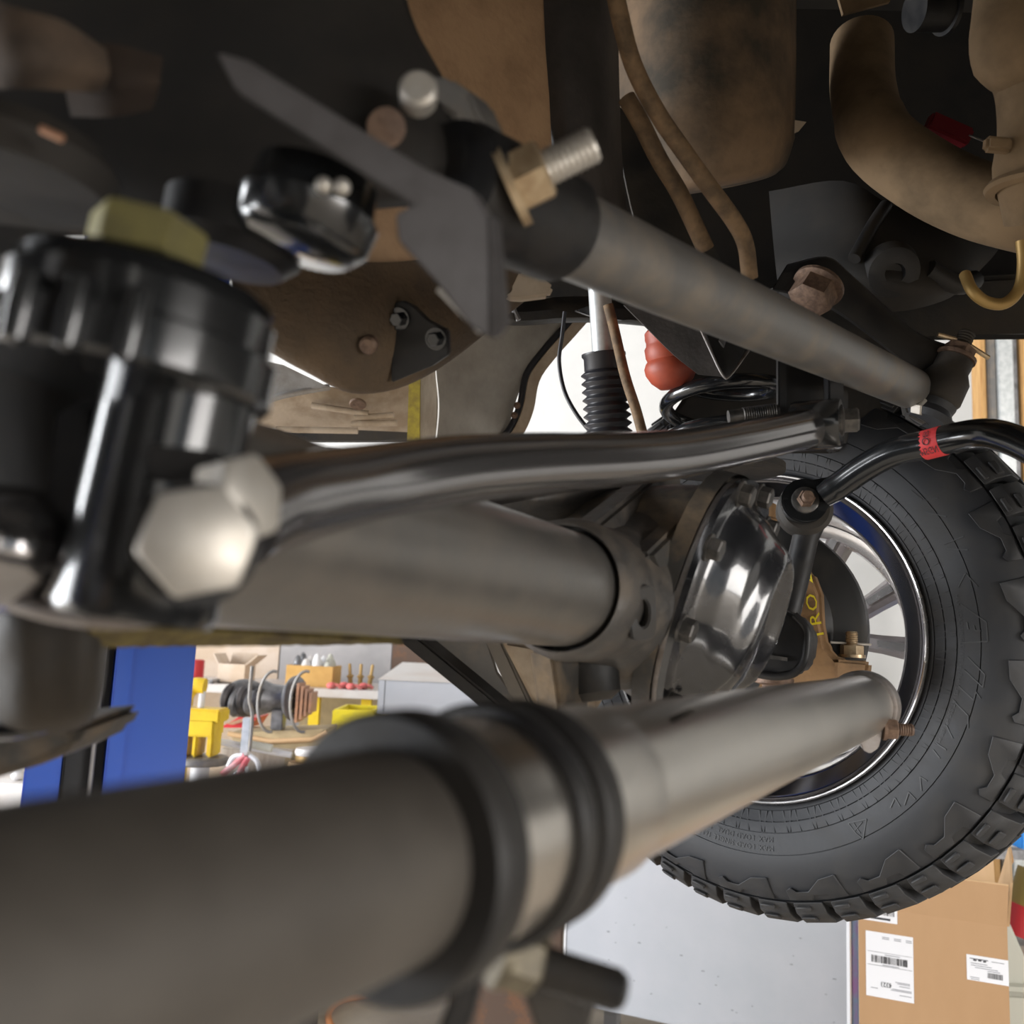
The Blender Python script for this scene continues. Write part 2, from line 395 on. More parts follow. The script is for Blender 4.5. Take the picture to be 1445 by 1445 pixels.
def oval(ra, rb, h, n=40, p=2.5):
    out = []
    for k in range(n):
        an = 2 * math.pi * k / n; c, s_ = math.cos(an), math.sin(an)
        q = (abs(c) ** p + abs(s_) ** p) ** (-1 / p)
        out.append(W2(ra * q * c, rb * q * s_, h))
    return out
def shells(levels, n=40, cap0=False, cap1=True, p=2.5):
    g = G(); vs = []; fs = []
    for ra, rb, h in levels: vs += oval(ra, rb, h, n, p)
    for i in range(len(levels) - 1):
        for k in range(n):
            l = (k + 1) % n; fs.append((i * n + k, i * n + l, (i + 1) * n + l, (i + 1) * n + k))
    if cap0: fs.append(tuple(range(n - 1, -1, -1)))
    if cap1: fs.append(tuple((len(levels) - 1) * n + k for k in range(n)))
    return g.add(vs, fs)
obj('carrier_housing', shells([(0.125, 0.135, -0.004), (0.125, 0.135, -0.02), (0.108, 0.118, -0.024), (0.10, 0.108, -0.06), (0.07, 0.08, -0.13), (0.045, 0.05, -0.2), (0.03, 0.03, -0.26)]), M['cast_dirty'], t)
# weld webs and drain boss under the tube collar
g = G().prism([V(0.13, -0.01, 0.048), V(0.30, -0.01, 0.125), V(0.30, -0.01, 0.05), V(0.2, -0.01, 0.03)], FW * 0.024)
obj('casting_web', g, M['cast_clean'], t, bevel=0.004)
g = G().prism([V(0.15, 0.03, 0.03), V(0.28, 0.045, 0.10), V(0.28, 0.045, 0.02), V(0.2, 0.03, 0.0)], FW * 0.02 + S * 0.004)
obj('casting_web', g, M['cast_dirty'], t, bevel=0.004)
g = G().lathe(V(0.19, -0.012, -0.048), -UP + FW * 0.2, [(0.024, 0), (0.022, 0.03), (0.014, 0.036), (0, 0.036)], 24)
g.v = g.v
obj('drain_boss', g, M['black_dirty'], t)
g = G().prism([V(0.115, -0.03, -0.045), V(0.18, -0.03, -0.045), V(0.20, -0.03, -0.12), V(0.15, -0.03, -0.12)], FW * 0.02)
obj('lower_bracket', g, M['cast_dirty'], t, bevel=0.003)
# tab with a slotted hole beside the flange
def tab(c, a, b, ra, rb, ha, hb, off):
    n = 24; o = []; i_ = []
    for k in range(n):
        an = 2 * math.pi * k / n; q = (abs(math.cos(an)) ** 5 + abs(math.sin(an)) ** 5) ** -0.2
        o.append(c + a * ra * q * math.cos(an) + b * rb * q * math.sin(an)); i_.append(c + a * ha * math.cos(an) + b * hb * math.sin(an))
    return G().holed(o, i_, off)
TC = P(908, 866, 0.665)
ta = D(0.9, 0.1, 0.35); tb = D(0.32, 1, 0.0); tb = (tb - ta * ta.dot(tb)).normalized()
obj('slotted_tab', tab(TC, ta, tb, 0.011, 0.020, 0.0052, 0.0105, ta.cross(tb) * -0.012), M['black_dirty'], t, bevel=0.001)
g = G().loft(px([[(690, 690, .80), (780, 684, .82), (860, 676, .86), (960, 660, .93)], [(690, 715, .76), (780, 700, .79), (860, 690, .84), (960, 672, .90)], [(700, 745, .80), (790, 740, .83), (870, 745, .88), (960, 740, .95)]]), 4, 4)
obj('upper_truss', g, M['cast_clean'], t, solid=0.006, smooth=70)
# gasket and cover
obj('gasket', shells([(0.121, 0.131, -0.0042), (0.121, 0.131, 0.0005)], cap0=True), M['steel_plate'], t)
HPTS = [(0, 0.047), (0.30, 0.0465), (0.55, 0.043), (0.72, 0.036), (0.86, 0.024), (0.95, 0.012), (1.0, 0.007), (1.3, 0.006)]
RIDGE = catmull([Vector((a, b, 0)) for a, b in ((-0.060, -0.095), (-0.058, -0.03), (-0.040, 0.035), (-0.008, 0.068), (0.026, 0.062), (0.048, 0.025), (0.056, -0.03), (0.056, -0.095))], 30)
GROOVE = catmull([Vector((a, b, 0)) for a, b in ((-0.030, -0.095), (-0.030, -0.03), (-0.018, 0.02), (0.002, 0.040), (0.022, 0.02), (0.03, -0.03), (0.03, -0.095))], 30)
def near(pts, a, b): return min((p.x - a) ** 2 + (p.y - b) ** 2 for p in pts) ** 0.5
def cover_h(a, b):
    q = ((abs(a) / 0.100) ** 2.5 + (abs(b) / 0.112) ** 2.5) ** 0.4; h = 0.006
    for i in range(len(HPTS) - 1):
        if q <= HPTS[i + 1][0]:
            f = (q - HPTS[i][0]) / (HPTS[i + 1][0] - HPTS[i][0]); h = HPTS[i][1] + f * (HPTS[i + 1][1] - HPTS[i][1]); break
    w_ = max(0.0, min(1.0, (1.02 - q) / 0.12))
    return h + w_ * (0.0100 * math.exp(-(near(RIDGE, a, b) / 0.010) ** 2) - 0.005 * math.exp(-(near(GROOVE, a, b) / 0.012) ** 2))
NA, NR = 128, 48; vs = []; fs = []
for i in range(1, NR + 1):
    for k in range(NA):
        an = 2 * math.pi * k / NA; cc, ss = math.cos(an), math.sin(an); q = (abs(cc) ** 2.5 + abs(ss) ** 2.5) ** -0.4; rr = i / NR
        x, y = 0.122 * q * cc * rr, 0.132 * q * ss * rr; vs.append(W2(x, y, cover_h(x, y)))
vs.append(W2(0, 0, cover_h(0, 0)))
for k in range(NA):
    l = (k + 1) % NA; fs.append((len(vs) - 1, k, l))
    for i in range(NR - 1): fs.append((i * NA + k, (i + 1) * NA + k, (i + 1) * NA + l, i * NA + l))
o_ = len(vs); vs += [W2(0.122 * (abs(math.cos(2 * math.pi * k / NA)) ** 2.5 + abs(math.sin(2 * math.pi * k / NA)) ** 2.5) ** -0.4 * math.cos(2 * math.pi * k / NA), 0.132 * (abs(math.cos(2 * math.pi * k / NA)) ** 2.5 + abs(math.sin(2 * math.pi * k / NA)) ** 2.5) ** -0.4 * math.sin(2 * math.pi * k / NA), 0.0006) for k in range(NA)]
for k in range(NA):
    l = (k + 1) % NA; fs.append(((NR - 1) * NA + k, o_ + k, o_ + l, (NR - 1) * NA + l))
cov = obj('diff_cover', G().add(vs, fs), M['black_cover'], t, label='glossy black stamped differential cover', smooth=60)
bolt = None
for k in range(10):
    an = R(36 * k + 12); q = (abs(math.cos(an)) ** 2.5 + abs(math.sin(an)) ** 2.5) ** -0.4
    c = W2(0.112 * q * math.cos(an), 0.122 * q * math.sin(an), 0.006)
    g = G().lathe(c, FD, [(0.0115, 0), (0.0115, 0.002), (0, 0.002)], 18).hexa(c + FD * 0.002, FD, 0.0165, 0.010, 0.12, 17 * k)
    obj('cover_bolt', g, M['bolt_dark'], t)
g = G().lathe(V(0, 0, 0), S, [(0.0, 0.33), (0.060, 0.34), (0.05, 0.40), (0.042, 0.42), (0.042, 0.70), (0, 0.70)], 36)
obj('axle_tube', g, M['black_dirty'], t)
# black bracket welded to the far tube
BR = [(1062, 848), (1086, 852), (1122, 868), (1137, 884), (1140, 900), (1136, 932), (1122, 950), (1096, 955), (1062, 950)]
pl = V(0.47, 0, 0)
g = G().prism([onplane(x, y, pl, S) for x, y in BR], S * 0.07)
br = obj('link_bracket', g, M['black_satin'], t, bevel=0.004)
g = G(); rim_ = [onplane(x, y, pl, S) - S * 0.004 for x, y in [(1122, 868), (1137, 884), (1140, 900), (1136, 932), (1122, 950), (1096, 955), (1062, 950)]]
g.tube(catmull(rim_, 4), 0.004, 10)
obj('bracket_lip', g, M['black_satin'], br)
g = G().prism([onplane(x, y, pl, S) - S * 0.001 for x, y in [(1072, 922), (1112, 928), (1112, 933), (1072, 928)]], -S * 0.003)
obj('bracket_rib', g, M['bolt_dark'], br)
BC = P(1092, 957, 1.0)
g = G().lathe(BC, -UP, [(0.021, 0), (0.021, 0.005), (0.015, 0.007), (0, 0.007)], 24).hexa(BC - UP * 0.007, -UP, 0.022, 0.016)
obj('bracket_bolt', g, M['bolt_rust'], t)

# ------------------------------------------------------------------ wheel and tyre
WC = V(0.868, -0.022, -0.009)
YW = Matrix.Rotation(R(-11), 3, UP); SW = (YW @ S).normalized(); FWW = (YW @ FW).normalized()   # the wheel is steered a little
def Wp(th, r, h): return WC + FWW * r * math.cos(R(th)) + UP * r * math.sin(R(th)) + SW * h
t = thing('road_wheel', 'chrome five double spoke wheel with chunky black all terrain tyre', 'wheel', WC); LOC[t] = WC
WH = t
prof = [(0.234, 0.024), (0.238, 0.004), (0.244, -0.002), (0.262, -0.010), (0.290, -0.016), (0.315, -0.018), (0.338, -0.013), (0.356, -0.003), (0.370, 0.010), (0.378, 0.026), (0.384, 0.05), (0.386, 0.14), (0.384, 0.23), (0.370, 0.275), (0.33, 0.295), (0.28, 0.29), (0.242, 0.26)]
def hs(r):
    for i in range(1, 10):
        if prof[i][0] <= r <= prof[i + 1][0]:
            return prof[i][1] + (prof[i + 1][1] - prof[i][1]) * (r - prof[i][0]) / (prof[i + 1][0] - prof[i][0])
    return 0.004
gp = [prof[0]]; grooves = [(0.2455, 0.0010, 0.0018), (0.2600, 0.0010, 0.0018), (0.2745, 0.0010, 0.0018), (0.3030, 0.0010, 0.0018), (0.3655, 0.0018, 0.0045)]
pts_ = sorted([(r, h) for r, h in prof[1:10]] + [q for r, w_, dpt in grooves for q in ((r - 0.0002, hs(r)), (r, hs(r) + dpt), (r + w_, hs(r + w_) + dpt), (r + w_ + 0.0002, hs(r + w_)))])
gp += pts_ + prof[10:]
tyre = obj('tyre', G().lathe(WC, SW, gp, 128), M['rubber'], t, smooth=35)
# lathe caps close the ends: remove them so that the tyre is an open ring
bm = bmesh.new(); bm.from_mesh(tyre.data); bmesh.ops.delete(bm, geom=[f for f in bm.faces if len(f.verts) > 8], context='FACES'); bm.to_mesh(tyre.data); bm.free()
def patch(g, pts, base=0.004):      # (theta, r, lift) outline laid on the sidewall
    n = len(pts)
    top = [Wp(a, r, hs(r) - l) for a, r, l in pts]; bot = [Wp(a, r, hs(r) + base) for a, r, l in pts]
    g.add(top + bot, [tuple(range(n))] + [(i, (i + 1) % n, n + (i + 1) % n, n + i) for i in range(n)])
NL = 44; st = 360 / NL
def lug(sgn, w0, w1):
    g = G(); secs = [(0.3685, 0.004), (0.384, 0.012), (0.4005, 0.040), (0.4025, 0.085), (0.376, 0.085), (0.366, 0.03)]
    n = len(secs); vs = [Wp(a, r, h) for a in (w0, w1) for r, h in secs]
    g.add(vs, [tuple(range(n)), tuple(range(2 * n - 1, n - 1, -1))] + [(i, (i + 1) % n, n + (i + 1) % n, n + i) for i in range(n)])
    for k in range(2):              # two ribs on the shoulder face
        a0 = w0 + (w1 - w0) * (0.10 + 0.0 * k); a1 = w0 + (w1 - w0) * 0.58
        q0, q1 = ((0.3725, 0.004), (0.378, 0.0075)) if k == 0 else ((0.388, 0.0165), (0.395, 0.0285))
        nn = -SW * 0.0035
        b = [Wp(a0, *q0), Wp(a1, *q0), Wp(a1, *q1), Wp(a0, *q1)]
        g.add(b + [p + nn + (p - WC).normalized() * 0.0015 for p in b], [(4, 5, 6, 7), (0, 1, 5, 4), (1, 2, 6, 5), (2, 3, 7, 6), (3, 0, 4, 7)])
    return g
lg = obj('tread_block', lug(1, 0.8, st - 1.0), M['rubber'], t, bevel=0.001, seg=1)
for k in range(1, NL):
    copy(lg, t, Matrix.Rotation(R(st * k + random.uniform(-0.35, 0.35)), 4, (FWW.cross(UP)).normalized()))
mid = G()
secs = [(0.380, 0.10), (0.4035, 0.102), (0.4035, 0.178), (0.380, 0.18)]
mid.add([Wp(a, r, h) for a in (0, st * 0.78) for r, h in secs], [(0, 1, 2, 3), (7, 6, 5, 4)] + [(i, (i + 1) % 4, 4 + (i + 1) % 4, 4 + i) for i in range(4)])
mb = obj('tread_block', mid, M['rubber'], t)
for k in range(1, NL): copy(mb, t, Matrix.Rotation(R(st * k + 3), 4, FWW.cross(UP).normalized()))
NS = 22; sp = 360 / NS
g = G(); q = 0.0045
patch(g, [(0.2, 0.3645, q), (0.2, 0.350, q), (1.4, 0.346, q), (2.5, 0.352, q), (5.2, 0.352, q), (8.6, 0.337, q), (12.6, 0.334, q), (13.1, 0.3645, q), (9.6, 0.3645, q), (9.0, 0.3575, q), (6.0, 0.3575, q), (5.2, 0.3645, q)])
sl = obj('sidewall_lug', g, M['rubber'], t, bevel=0.0008, seg=1)
for k in range(1, NS): copy(sl, t, Matrix.Rotation(R(sp * k), 4, FWW.cross(UP).normalized()))
# zigzag ridges round the bead
g = G()
for k in range(90):
    a = k * 4.0
    for a0, a1 in ((a, a + 1.3), (a + 2.6, a + 2.0)):
        p0, p1 = (a0, 0.2465), (a1, 0.2740)
        if k % 2 == 0 or a0 == a:
            patch(g, [(p0[0], p0[1], 0.0012), (p0[0] + 0.42, p0[1], 0.0012), (p1[0] + 0.38, p1[1], 0.0012), (p1[0], p1[1], 0.0012)], 0.002)
obj('bead_ridge_band', g, M['rubber'], tyre, kind='stuff')
# sidewall wording: small load text round the bead, and worn raised strokes of the big lettering
def bend(txt, size, r0, th0, m, name, space=1.05):
    vs, fs = textgeo(txt, size, 'LEFT', space); g = G()
    out = []
    for v in vs:
        r = r0 + v.y; th = th0 - math.degrees(v.x / r0); out.append(Wp(th, r, hs(r) - 0.0011))
    g.add(out, fs); return obj(name, g, m, tyre)
bend('MAX. LOAD SINGLE 1650 kg (3640 LBS) AT 550 kPa (80 PSI)', 0.0098, 0.2945, -83, M['rubber_ridge'], 'load_lettering')
bend('MAX. LOAD DUAL  1500 kg (3305 LBS) AT 550 kPa (80 PSI)', 0.0098, 0.2830, -83, M['rubber_ridge'], 'load_lettering')
bend('MAX. LOAD SINGLE 1650 kg (3640 LBS) AT 550 kPa (80 PSI)', 0.0070, 0.2805, 12, M['rubber_ridge'], 'load_lettering', 1.1)
g = G()
def stroke(pts, wdt=0.0016):
    for (x0, y0), (x1, y1) in zip(pts[:-1], pts[1:]):
        pl0 = WC - SW * 0.017
        a = onplane(x0, y0, pl0, SW); b = onplane(x1, y1, pl0, SW)
        for _ in (0,):
            def dr(p):
                r_ = (p - WC) - SW * (p - WC).dot(SW); rr = r_.length
                return WC + r_ + SW * (hs(min(max(rr, 0.25), 0.37)) - 0.0010)
            d = (b - a).normalized(); n = SW.cross(d).normalized() * wdt / 2
            q = [dr(a - n), dr(b - n), dr(b + n), dr(a + n)]
            g.add(q + [p + SW * 0.003 for p in q], [(0, 1, 2, 3), (0, 1, 5, 4), (1, 2, 6, 5), (2, 3, 7, 6), (3, 0, 4, 7)])
for ps in ([(1285, 692), (1302, 706), (1324, 703)], [(1305, 722), (1336, 729)], [(1332, 768), (1360, 757)], [(1336, 774), (1366, 776)],
           [(1352, 828), (1362, 809), (1380, 828)], [(1355, 852), (1392, 878), (1394, 905), (1358, 907)], [(1364, 878), (1366, 888)], [(1374, 882), (1376, 890), (1384, 890)],
           [(1365, 927), (1390, 952), (1387, 970), (1360, 945)], [(1352, 968), (1374, 988), (1377, 976), (1384, 986)], [(1348, 992), (1366, 1010), (1366, 1028)],
           [(1335, 1024), (1344, 1042)], [(1322, 1050), (1335, 1058)], [(1316, 1058), (1326, 1070)], [(1256, 1140), (1262, 1126), (1270, 1138)], [(1276, 1136), (1282, 1118), (1292, 1128)], [(1300, 1116), (1298, 1096), (1308, 1102)]):
    stroke(ps)
obj('worn_lettering', g, M['rubber_ridge'], tyre, kind='stuff')
# mountain snowflake mark
g = G()
for ps in ([(1196, 1162), (1222, 1156), (1218, 1184), (1208, 1176), (1196, 1162)], [(1204, 1162), (1214, 1176)], [(1216, 1160), (1206, 1172)]): stroke(ps, 0.0012)
obj('winter_mark', g, M['rubber_ridge'], tyre)
# rim
g = G().lathe(WC, SW, [(0.2040, 0.020), (0.1990, 0.036), (0.1950, 0.10), (0.1930, 0.125), (0.1890, 0.150), (0.1870, 0.180), (0.1870, 0.200), (0.1900, 0.215)], 96)
rim = obj('rim', g, M['machined_alloy'], t, smooth=50)
gf = G().ring(WC, SW, [(0.2370, 0.012), (0.2375, -0.002), (0.2360, -0.0050), (0.2340, -0.0050), (0.2315, -0.001), (0.2260, 0.006), (0.2080, 0.0155), (0.2040, 0.020), (0.2040, 0.030), (0.2300, 0.020)], 96)
obj('rim_flange', gf, M['chrome_dark_reflection'], t, smooth=40)
obj('rim_lip', G().ring(WC, SW, [(0.2378, 0.004), (0.2380, -0.004), (0.2362, -0.0062), (0.2345, -0.0058), (0.2345, -0.002)], 96), M['machined_alloy'], t, smooth=60)
bm = bmesh.new(); bm.from_mesh(rim.data); bmesh.ops.delete(bm, geom=[f for f in bm.faces if len(f.verts) > 8], context='FACES'); bm.to_mesh(rim.data); bm.free()
g = G().lathe(WC + SW * 0.172, SW, [(0, 0), (0.062, 0), (0.068, 0.008), (0.068, 0.03), (0, 0.03)], 48)
obj('hub_disc', g, M['spoke_paint'], t)
def arm(sg):
    g = G()
    rows = [(0.055, 11.0, 24), (0.09, 13.0, 17), (0.13, 15.0, 12.5), (0.165, 16.2, 12.0), (0.178, 16.8, 15.0), (0.186, 17.2, 19.0)]
    for i in range(len(rows) - 1):
        (r0, c0, w0), (r1, c1, w1) = rows[i], rows[i + 1]
        vs = []
        for r, c, w_ in ((r0, c0, w0), (r1, c1, w1)):
            for q, h in ((-1, 0.178), (-0.55, 0.168), (0.55, 0.168), (1, 0.178), (1, 0.212), (-1, 0.212)):
                vs.append(Wp(sg * c + q * w_ / 2, r, h))
        g.add(vs, [(k, (k + 1) % 6, 6 + (k + 1) % 6, 6 + k) for k in range(6)] + ([(5, 4, 3, 2, 1, 0)] if i == 0 else []))
    return g
SP0 = 13
obj('face_ring', G().ring(WC, SW, [(0.164, 0.176), (0.170, 0.163), (0.187, 0.156), (0.187, 0.205), (0.164, 0.205)], 96), M['machined_alloy'], t, smooth=50)
for sg in (1, -1):
    a = obj('spoke', arm(sg), M['spoke_paint'], t, smooth=30)
    for k in range(5):
        rot = Matrix.Rotation(R(72 * k + SP0), 4, FWW.cross(UP).normalized())
        if k == 0: a.matrix_local = rot
        else: copy(a, t, rot)
    # narrow pad on the back of each spoke
    g = G().prism([Wp(sg * 14.6 - 2.2, 0.125, 0.163), Wp(sg * 14.6 + 2.2, 0.125, 0.163), Wp(sg * 16 + 2.0, 0.168, 0.163), Wp(sg * 16 - 2.0, 0.168, 0.163)], SW * 0.008)
    b = obj('spoke_rib', g, M['machined_alloy'], t)
    for k in range(5):
        rot = Matrix.Rotation(R(72 * k + SP0), 4, FWW.cross(UP).normalized())
        if k == 0: b.matrix_local = rot
        else: copy(b, t, rot)

# ------------------------------------------------------------------ brake and knuckle
t = thing('brake_knuckle', 'rust brown cast steering knuckle with black brake dust shield', 'knuckle', V(0.80, 0, -0.15))
HC = V(0.80, -0.012, 0.0)
g = G().lathe(HC, S, [(0.0, 0.0), (0.142, 0.0), (0.150, 0.006), (0.152, 0.020), (0.150, 0.032), (0.0, 0.032)], 72)
obj('dust_shield', g, M['shield_black'], t)
g = G().lathe(HC - S * 0.012, S, [(0.0, 0), (0.095, 0.0), (0.11, 0.014), (0, 0.014)], 56)
obj('shield_dish', g, M['shield_black'], t)
KN = [(1040, 772), (1066, 762), (1080, 752), (1096, 760), (1104, 786), (1126, 796), (1146, 806), (1158, 838), (1160, 880), (1166, 912), (1184, 932), (1226, 932), (1226, 948), (1221, 988), (1178, 982), (1150, 988), (1128, 1008), (1085, 1016), (1054, 1000), (1074, 960), (1096, 925), (1098, 880), (1076, 842), (1044, 820)]
pl = V(0.745, 0, 0)
g = G().prism([onplane(x, y, pl, S) for x, y in KN], S * 0.035)
kn = obj('knuckle_casting', g, M['knuckle_rust'], t, bevel=0.006, seg=3)
g = G().lathe(V(0.70, -0.02, 0), S, [(0, 0), (0.062, 0.0), (0.070, 0.02), (0.070, 0.06), (0, 0.06)], 40)
obj('hub_bore', g, M['black_dirty'], t)
g = G().prism([onplane(x, y, V(0.735, 0, 0), S) for x, y in [(1178, 930), (1226, 934), (1222, 972), (1176, 962)]], S * 0.045)
obj('steering_arm_boss', g, M['knuckle_rust'], t, bevel=0.004)
c = P(1202, 928, 1.21)
g = G().lathe(c, UP, [(0.017, 0), (0.017, 0.004), (0, 0.004)], 20).hexa(c + UP * 0.004, UP, 0.026, 0.013).stud(c + UP * 0.016, UP, 0.008, 0.018)
cn = obj('castle_nut', g, M['zinc_tan'], t)
obj('cotter_pin', G().tube([c + UP * 0.02 + D(1, 0, 0) * -0.028, c + UP * 0.022 + D(1, -.2, 0) * 0.026], 0.0016, 8), M['zinc'], cn)
g = G()
for x, y in ((1060, 742), (1086, 738)):
    c = P(x, y + 10, 1.17); g = G().lathe(c, UP + S * 0.2, [(0.011, 0), (0.011, 0.012), (0.007, 0.016), (0.007, 0.034), (0.004, 0.036), (0, 0.036)], 16)
    obj('ball_joint_stud', g, M['knuckle_rust'], t)
# yellow paint-pen note on the casting
vs, fs = textgeo('TRO 20', 0.036, 'CENTER', 1.1); g = G()
e1 = (onplane(1128, 830, pl, S) - onplane(1140, 888, pl, S)).normalized(); e2 = S.cross(e1).normalized()
if e2.dot(FW) > 0: e2 = -e2
c = onplane(1146, 848, pl, S) - S * 0.0015
g.add([c + e1 * v.x * 0.82 + e2 * v.y * 0.55 for v in vs], fs)
obj('paint_marking', g, M['paint_mark'], kn)
# brake caliper edge and ABS lead at the foot of the wheel
g = G().tube(catmull([P(1180, 1010, 1.22), P(1150, 1040, 1.21), P(1128, 1064, 1.2), P(1105, 1078, 1.2)], 5), 0.006, 10)
obj('sensor_lead', g, M['black_satin'], t)

# the near wheel stands beside the camera, out of frame; it shades the near parts
NW = V(-0.66, -0.02, -0.01)
t = thing('road_wheel', 'black tyre and chrome rim of the near wheel', 'wheel', NW)
pr = [(r, -h) for r, h in prof]
o = obj('tyre', G().ring(NW, S, pr, 96), M['rubber'], t, smooth=70)
obj('rim', G().lathe(NW, -S, [(0.244, 0.0), (0.23, 0.01), (0.21, 0.08), (0.2, 0.2), (0.0, 0.21)], 64), M['chrome'], t)

# ------------------------------------------------------------------ steering and suspension links
def onaxis(o, ax, t): return o + ax * t
# tie rod: brown tube on the near side, steel sleeve with two clamps, steel tube to the far end
TD = D(0.560, -0.154, 1.0)
TO = P(1000, 1064, 0.459)
def T(d): return TO + TD * ((d - 0.459) / 0.865)
t = thing('tie_rod', 'long bare steel tie rod with slotted sleeve and black clamps', 'tie rod', T(0.5) - UP * 0.04)
obj('inner_tube', G().tube([T(-0.02 + 0.28 * i / 20) for i in range(21)], 0.0262, 48), M['dark_tube'], t, label='brown grey inner tube')
g = G().lathe(T(0), TD, [(0.0262, 0.234 / 0.865), (0.0300, 0.234 / 0.865), (0.0312, 0.238 / 0.865), (0.0312, 0.330 / 0.865), (0.0304, 0.333 / 0.865), (0.0294, 0.334 / 0.865), (0.0290, 0.888 / 0.865), (0.026, 0.890 / 0.865)], 56)
slv = obj('sleeve', g, M['steel_tube'], t)
# slot milled into the sleeve
u, v, _ = frame(TD)
sa = P(907, 1072, 0.385); sb = P(950, 1058, 0.405)
def totube(p, r):
    q = TO + TD * (p - TO).dot(TD); return q + (p - q).normalized() * r
sa, sb = P(905, 1073, 0.365), P(949, 1057, 0.40)
sa, sb = totube(sa, 0.0289), totube(sb, 0.0289)
nn = (sa - TO - TD * (sa - TO).dot(TD)).normalized()
cut(slv, G().box((sa + sb) / 2, (sb - sa).length, 0.0028, 0.034, (sb - sa).normalized(), TD.cross(nn), nn))
for k, (d0, d1) in enumerate(((0.226, 0.239), (0.266, 0.274), (0.280, 0.291))):
    g = G().lathe(T(0), TD, [(0.0300, d0 / 0.865), (0.0338, d0 / 0.865), (0.0352, d0 / 0.865 + 0.002), (0.0352, d1 / 0.865 - 0.002), (0.0338, d1 / 0.865), (0.0300, d1 / 0.865)], 56)
    obj('clamp_band', g, M['black_satin'], t, bevel=0.0)
# clamp ears and bolts hanging under the sleeve
def ear(ps, d, off, m, n='clamp_ear'):
    obj(n, G().prism([P(x, y, d) for x, y in ps], off), m, t, bevel=0.0015)
ear([(612, 1330), (672, 1240), (708, 1250), (690, 1330), (660, 1460), (610, 1470), (640, 1390)], 0.240, D(0.3, 0, 1) * 0.006, M['black_satin'])
ear([(515, 1385), (560, 1352), (640, 1352), (660, 1385), (600, 1412), (540, 1412)], 0.236, D(0.3, 0, 1) * 0.012, M['black_gloss'])
ear([(700, 1300), (760, 1275), (778, 1300), (770, 1370), (720, 1400), (696, 1360)], 0.285, D(0.3, 0, 1) * 0.006, M['zinc_dull'])
ear([(730, 1385), (775, 1375), (830, 1440), (820, 1480), (760, 1470)], 0.285, D(0.3, 0, 1) * 0.012, M['black_dirty'])
c0 = P(700, 1345, 0.268); ax = (P(880, 1400, 0.276) - c0).normalized()
g = G().lathe(c0, ax, [(0.0095, 0), (0.0095, 0.003), (0, 0.003)], 24).hexa(c0 + ax * 0.003, ax, 0.015, 0.010, 0.12, 12)
obj('clamp_nut', g, M['zinc_dull'], t)
obj('clamp_bolt', G().stud(c0 + ax * 0.008, ax, 0.0062, 0.033, 0.0016), M['black_dirty'], t)
# far end clamp with its bolt
ce = T(0.965)
g = G().lathe(T(0), TD, [(0.0290, 0.876 / 0.865), (0.0325, 0.878 / 0.865), (0.0335, 0.882 / 0.865), (0.0335, 0.896 / 0.865), (0.0315, 0.899 / 0.865), (0.0, 0.900 / 0.865)], 48)
obj('end_clamp', g, M['steel_plate'], t)
pts = [(1190, 1022), (1218, 1018), (1246, 1002), (1248, 1020), (1240, 1052), (1228, 1060), (1218, 1055), (1210, 1030)]
obj('end_clamp_ear', G().prism([P(x, y + 4, 0.84) for x, y in pts], D(0.2, 0, 1) * 0.02), M['steel_plate'], t, bevel=0.001)
c0 = P(1245, 1028, 0.845); ax = D(1, -0.02, -0.15)
g = G().lathe(c0, ax, [(0.0105, 0), (0.0105, 0.003), (0, 0.003)], 20).hexa(c0 + ax * 0.003, ax, 0.017, 0.010)
obj('end_clamp_nut', g, M['bolt_rust'], t)
obj('end_clamp_bolt', G().stud(c0 + ax * 0.010, ax, 0.0058, 0.017), M['bolt_rust'], t)
g = G().tube([T(0.895), T(0.94), T(1.0)], [0.015, 0.014, 0.013], 24)
obj('rod_end', g, M['bolt_dark'], t)

# track bar: glossy black bent bar
t = thing('track_bar', 'glossy black bent track bar with bushed eye crossing above the axle tube', 'suspension bar', P(700, 680, 0.5))
path = catmull([P(326, 734, 0.312), P(400, 706, 0.345), P(520, 684, 0.405), P(640, 664, 0.465), P(760, 654, 0.53), P(880, 648, 0.605), P(960, 640, 0.665), P(1060, 622, 0.752), P(1140, 604, 0.835)], 6)
obj('bar', G().tube(path, 0.0178, 40), M['bar_black'], t)
e0 = P(1150, 600, 0.845); ax = FW
obj('bar_eye', G().lathe(e0 - ax * 0.02, ax, [(0.013, 0), (0.022, 0), (0.023, 0.003), (0.023, 0.040), (0.022, 0.043), (0.013, 0.043)], 32), M['black_gloss'], t)
# bracket that holds the bar's far end
t = thing('track_bar_bracket', 'black frame bracket with a flanged bolt holding the bar end', 'bracket', P(1160, 620, 0.87))
obj('rear_plate', G().prism([P(x, y, 0.90) for x, y in [(1098, 470), (1112, 470), (1112, 640), (1098, 630)]], D(0.25, 0, 1) * 0.05), M['black_satin'], t, bevel=0.002)
obj('front_plate', G().prism([P(x, y, 0.852) for x, y in [(1168, 500), (1190, 500), (1192, 600), (1188, 632), (1180, 637), (1170, 630)]], D(0.25, 0, 1) * 0.05), M['black_satin'], t, bevel=0.002)
obj('web_plate', G().prism([P(x, y, 0.93) for x, y in [(1095, 470), (1200, 470), (1195, 625), (1100, 625)]], D(0.2, 0, 1) * 0.006), M['black_satin'], t)
c0 = P(1184, 594, 0.845); ax = D(1, 0.02, -0.25)
g = G().lathe(c0, ax, [(0.015, 0), (0.0155, 0.0025), (0.012, 0.004), (0, 0.004)], 24).hexa(c0 + ax * 0.003, ax, 0.021, 0.014, 0.12, 10)
obj('bracket_bolt', g, M['bolt_dark'], t)
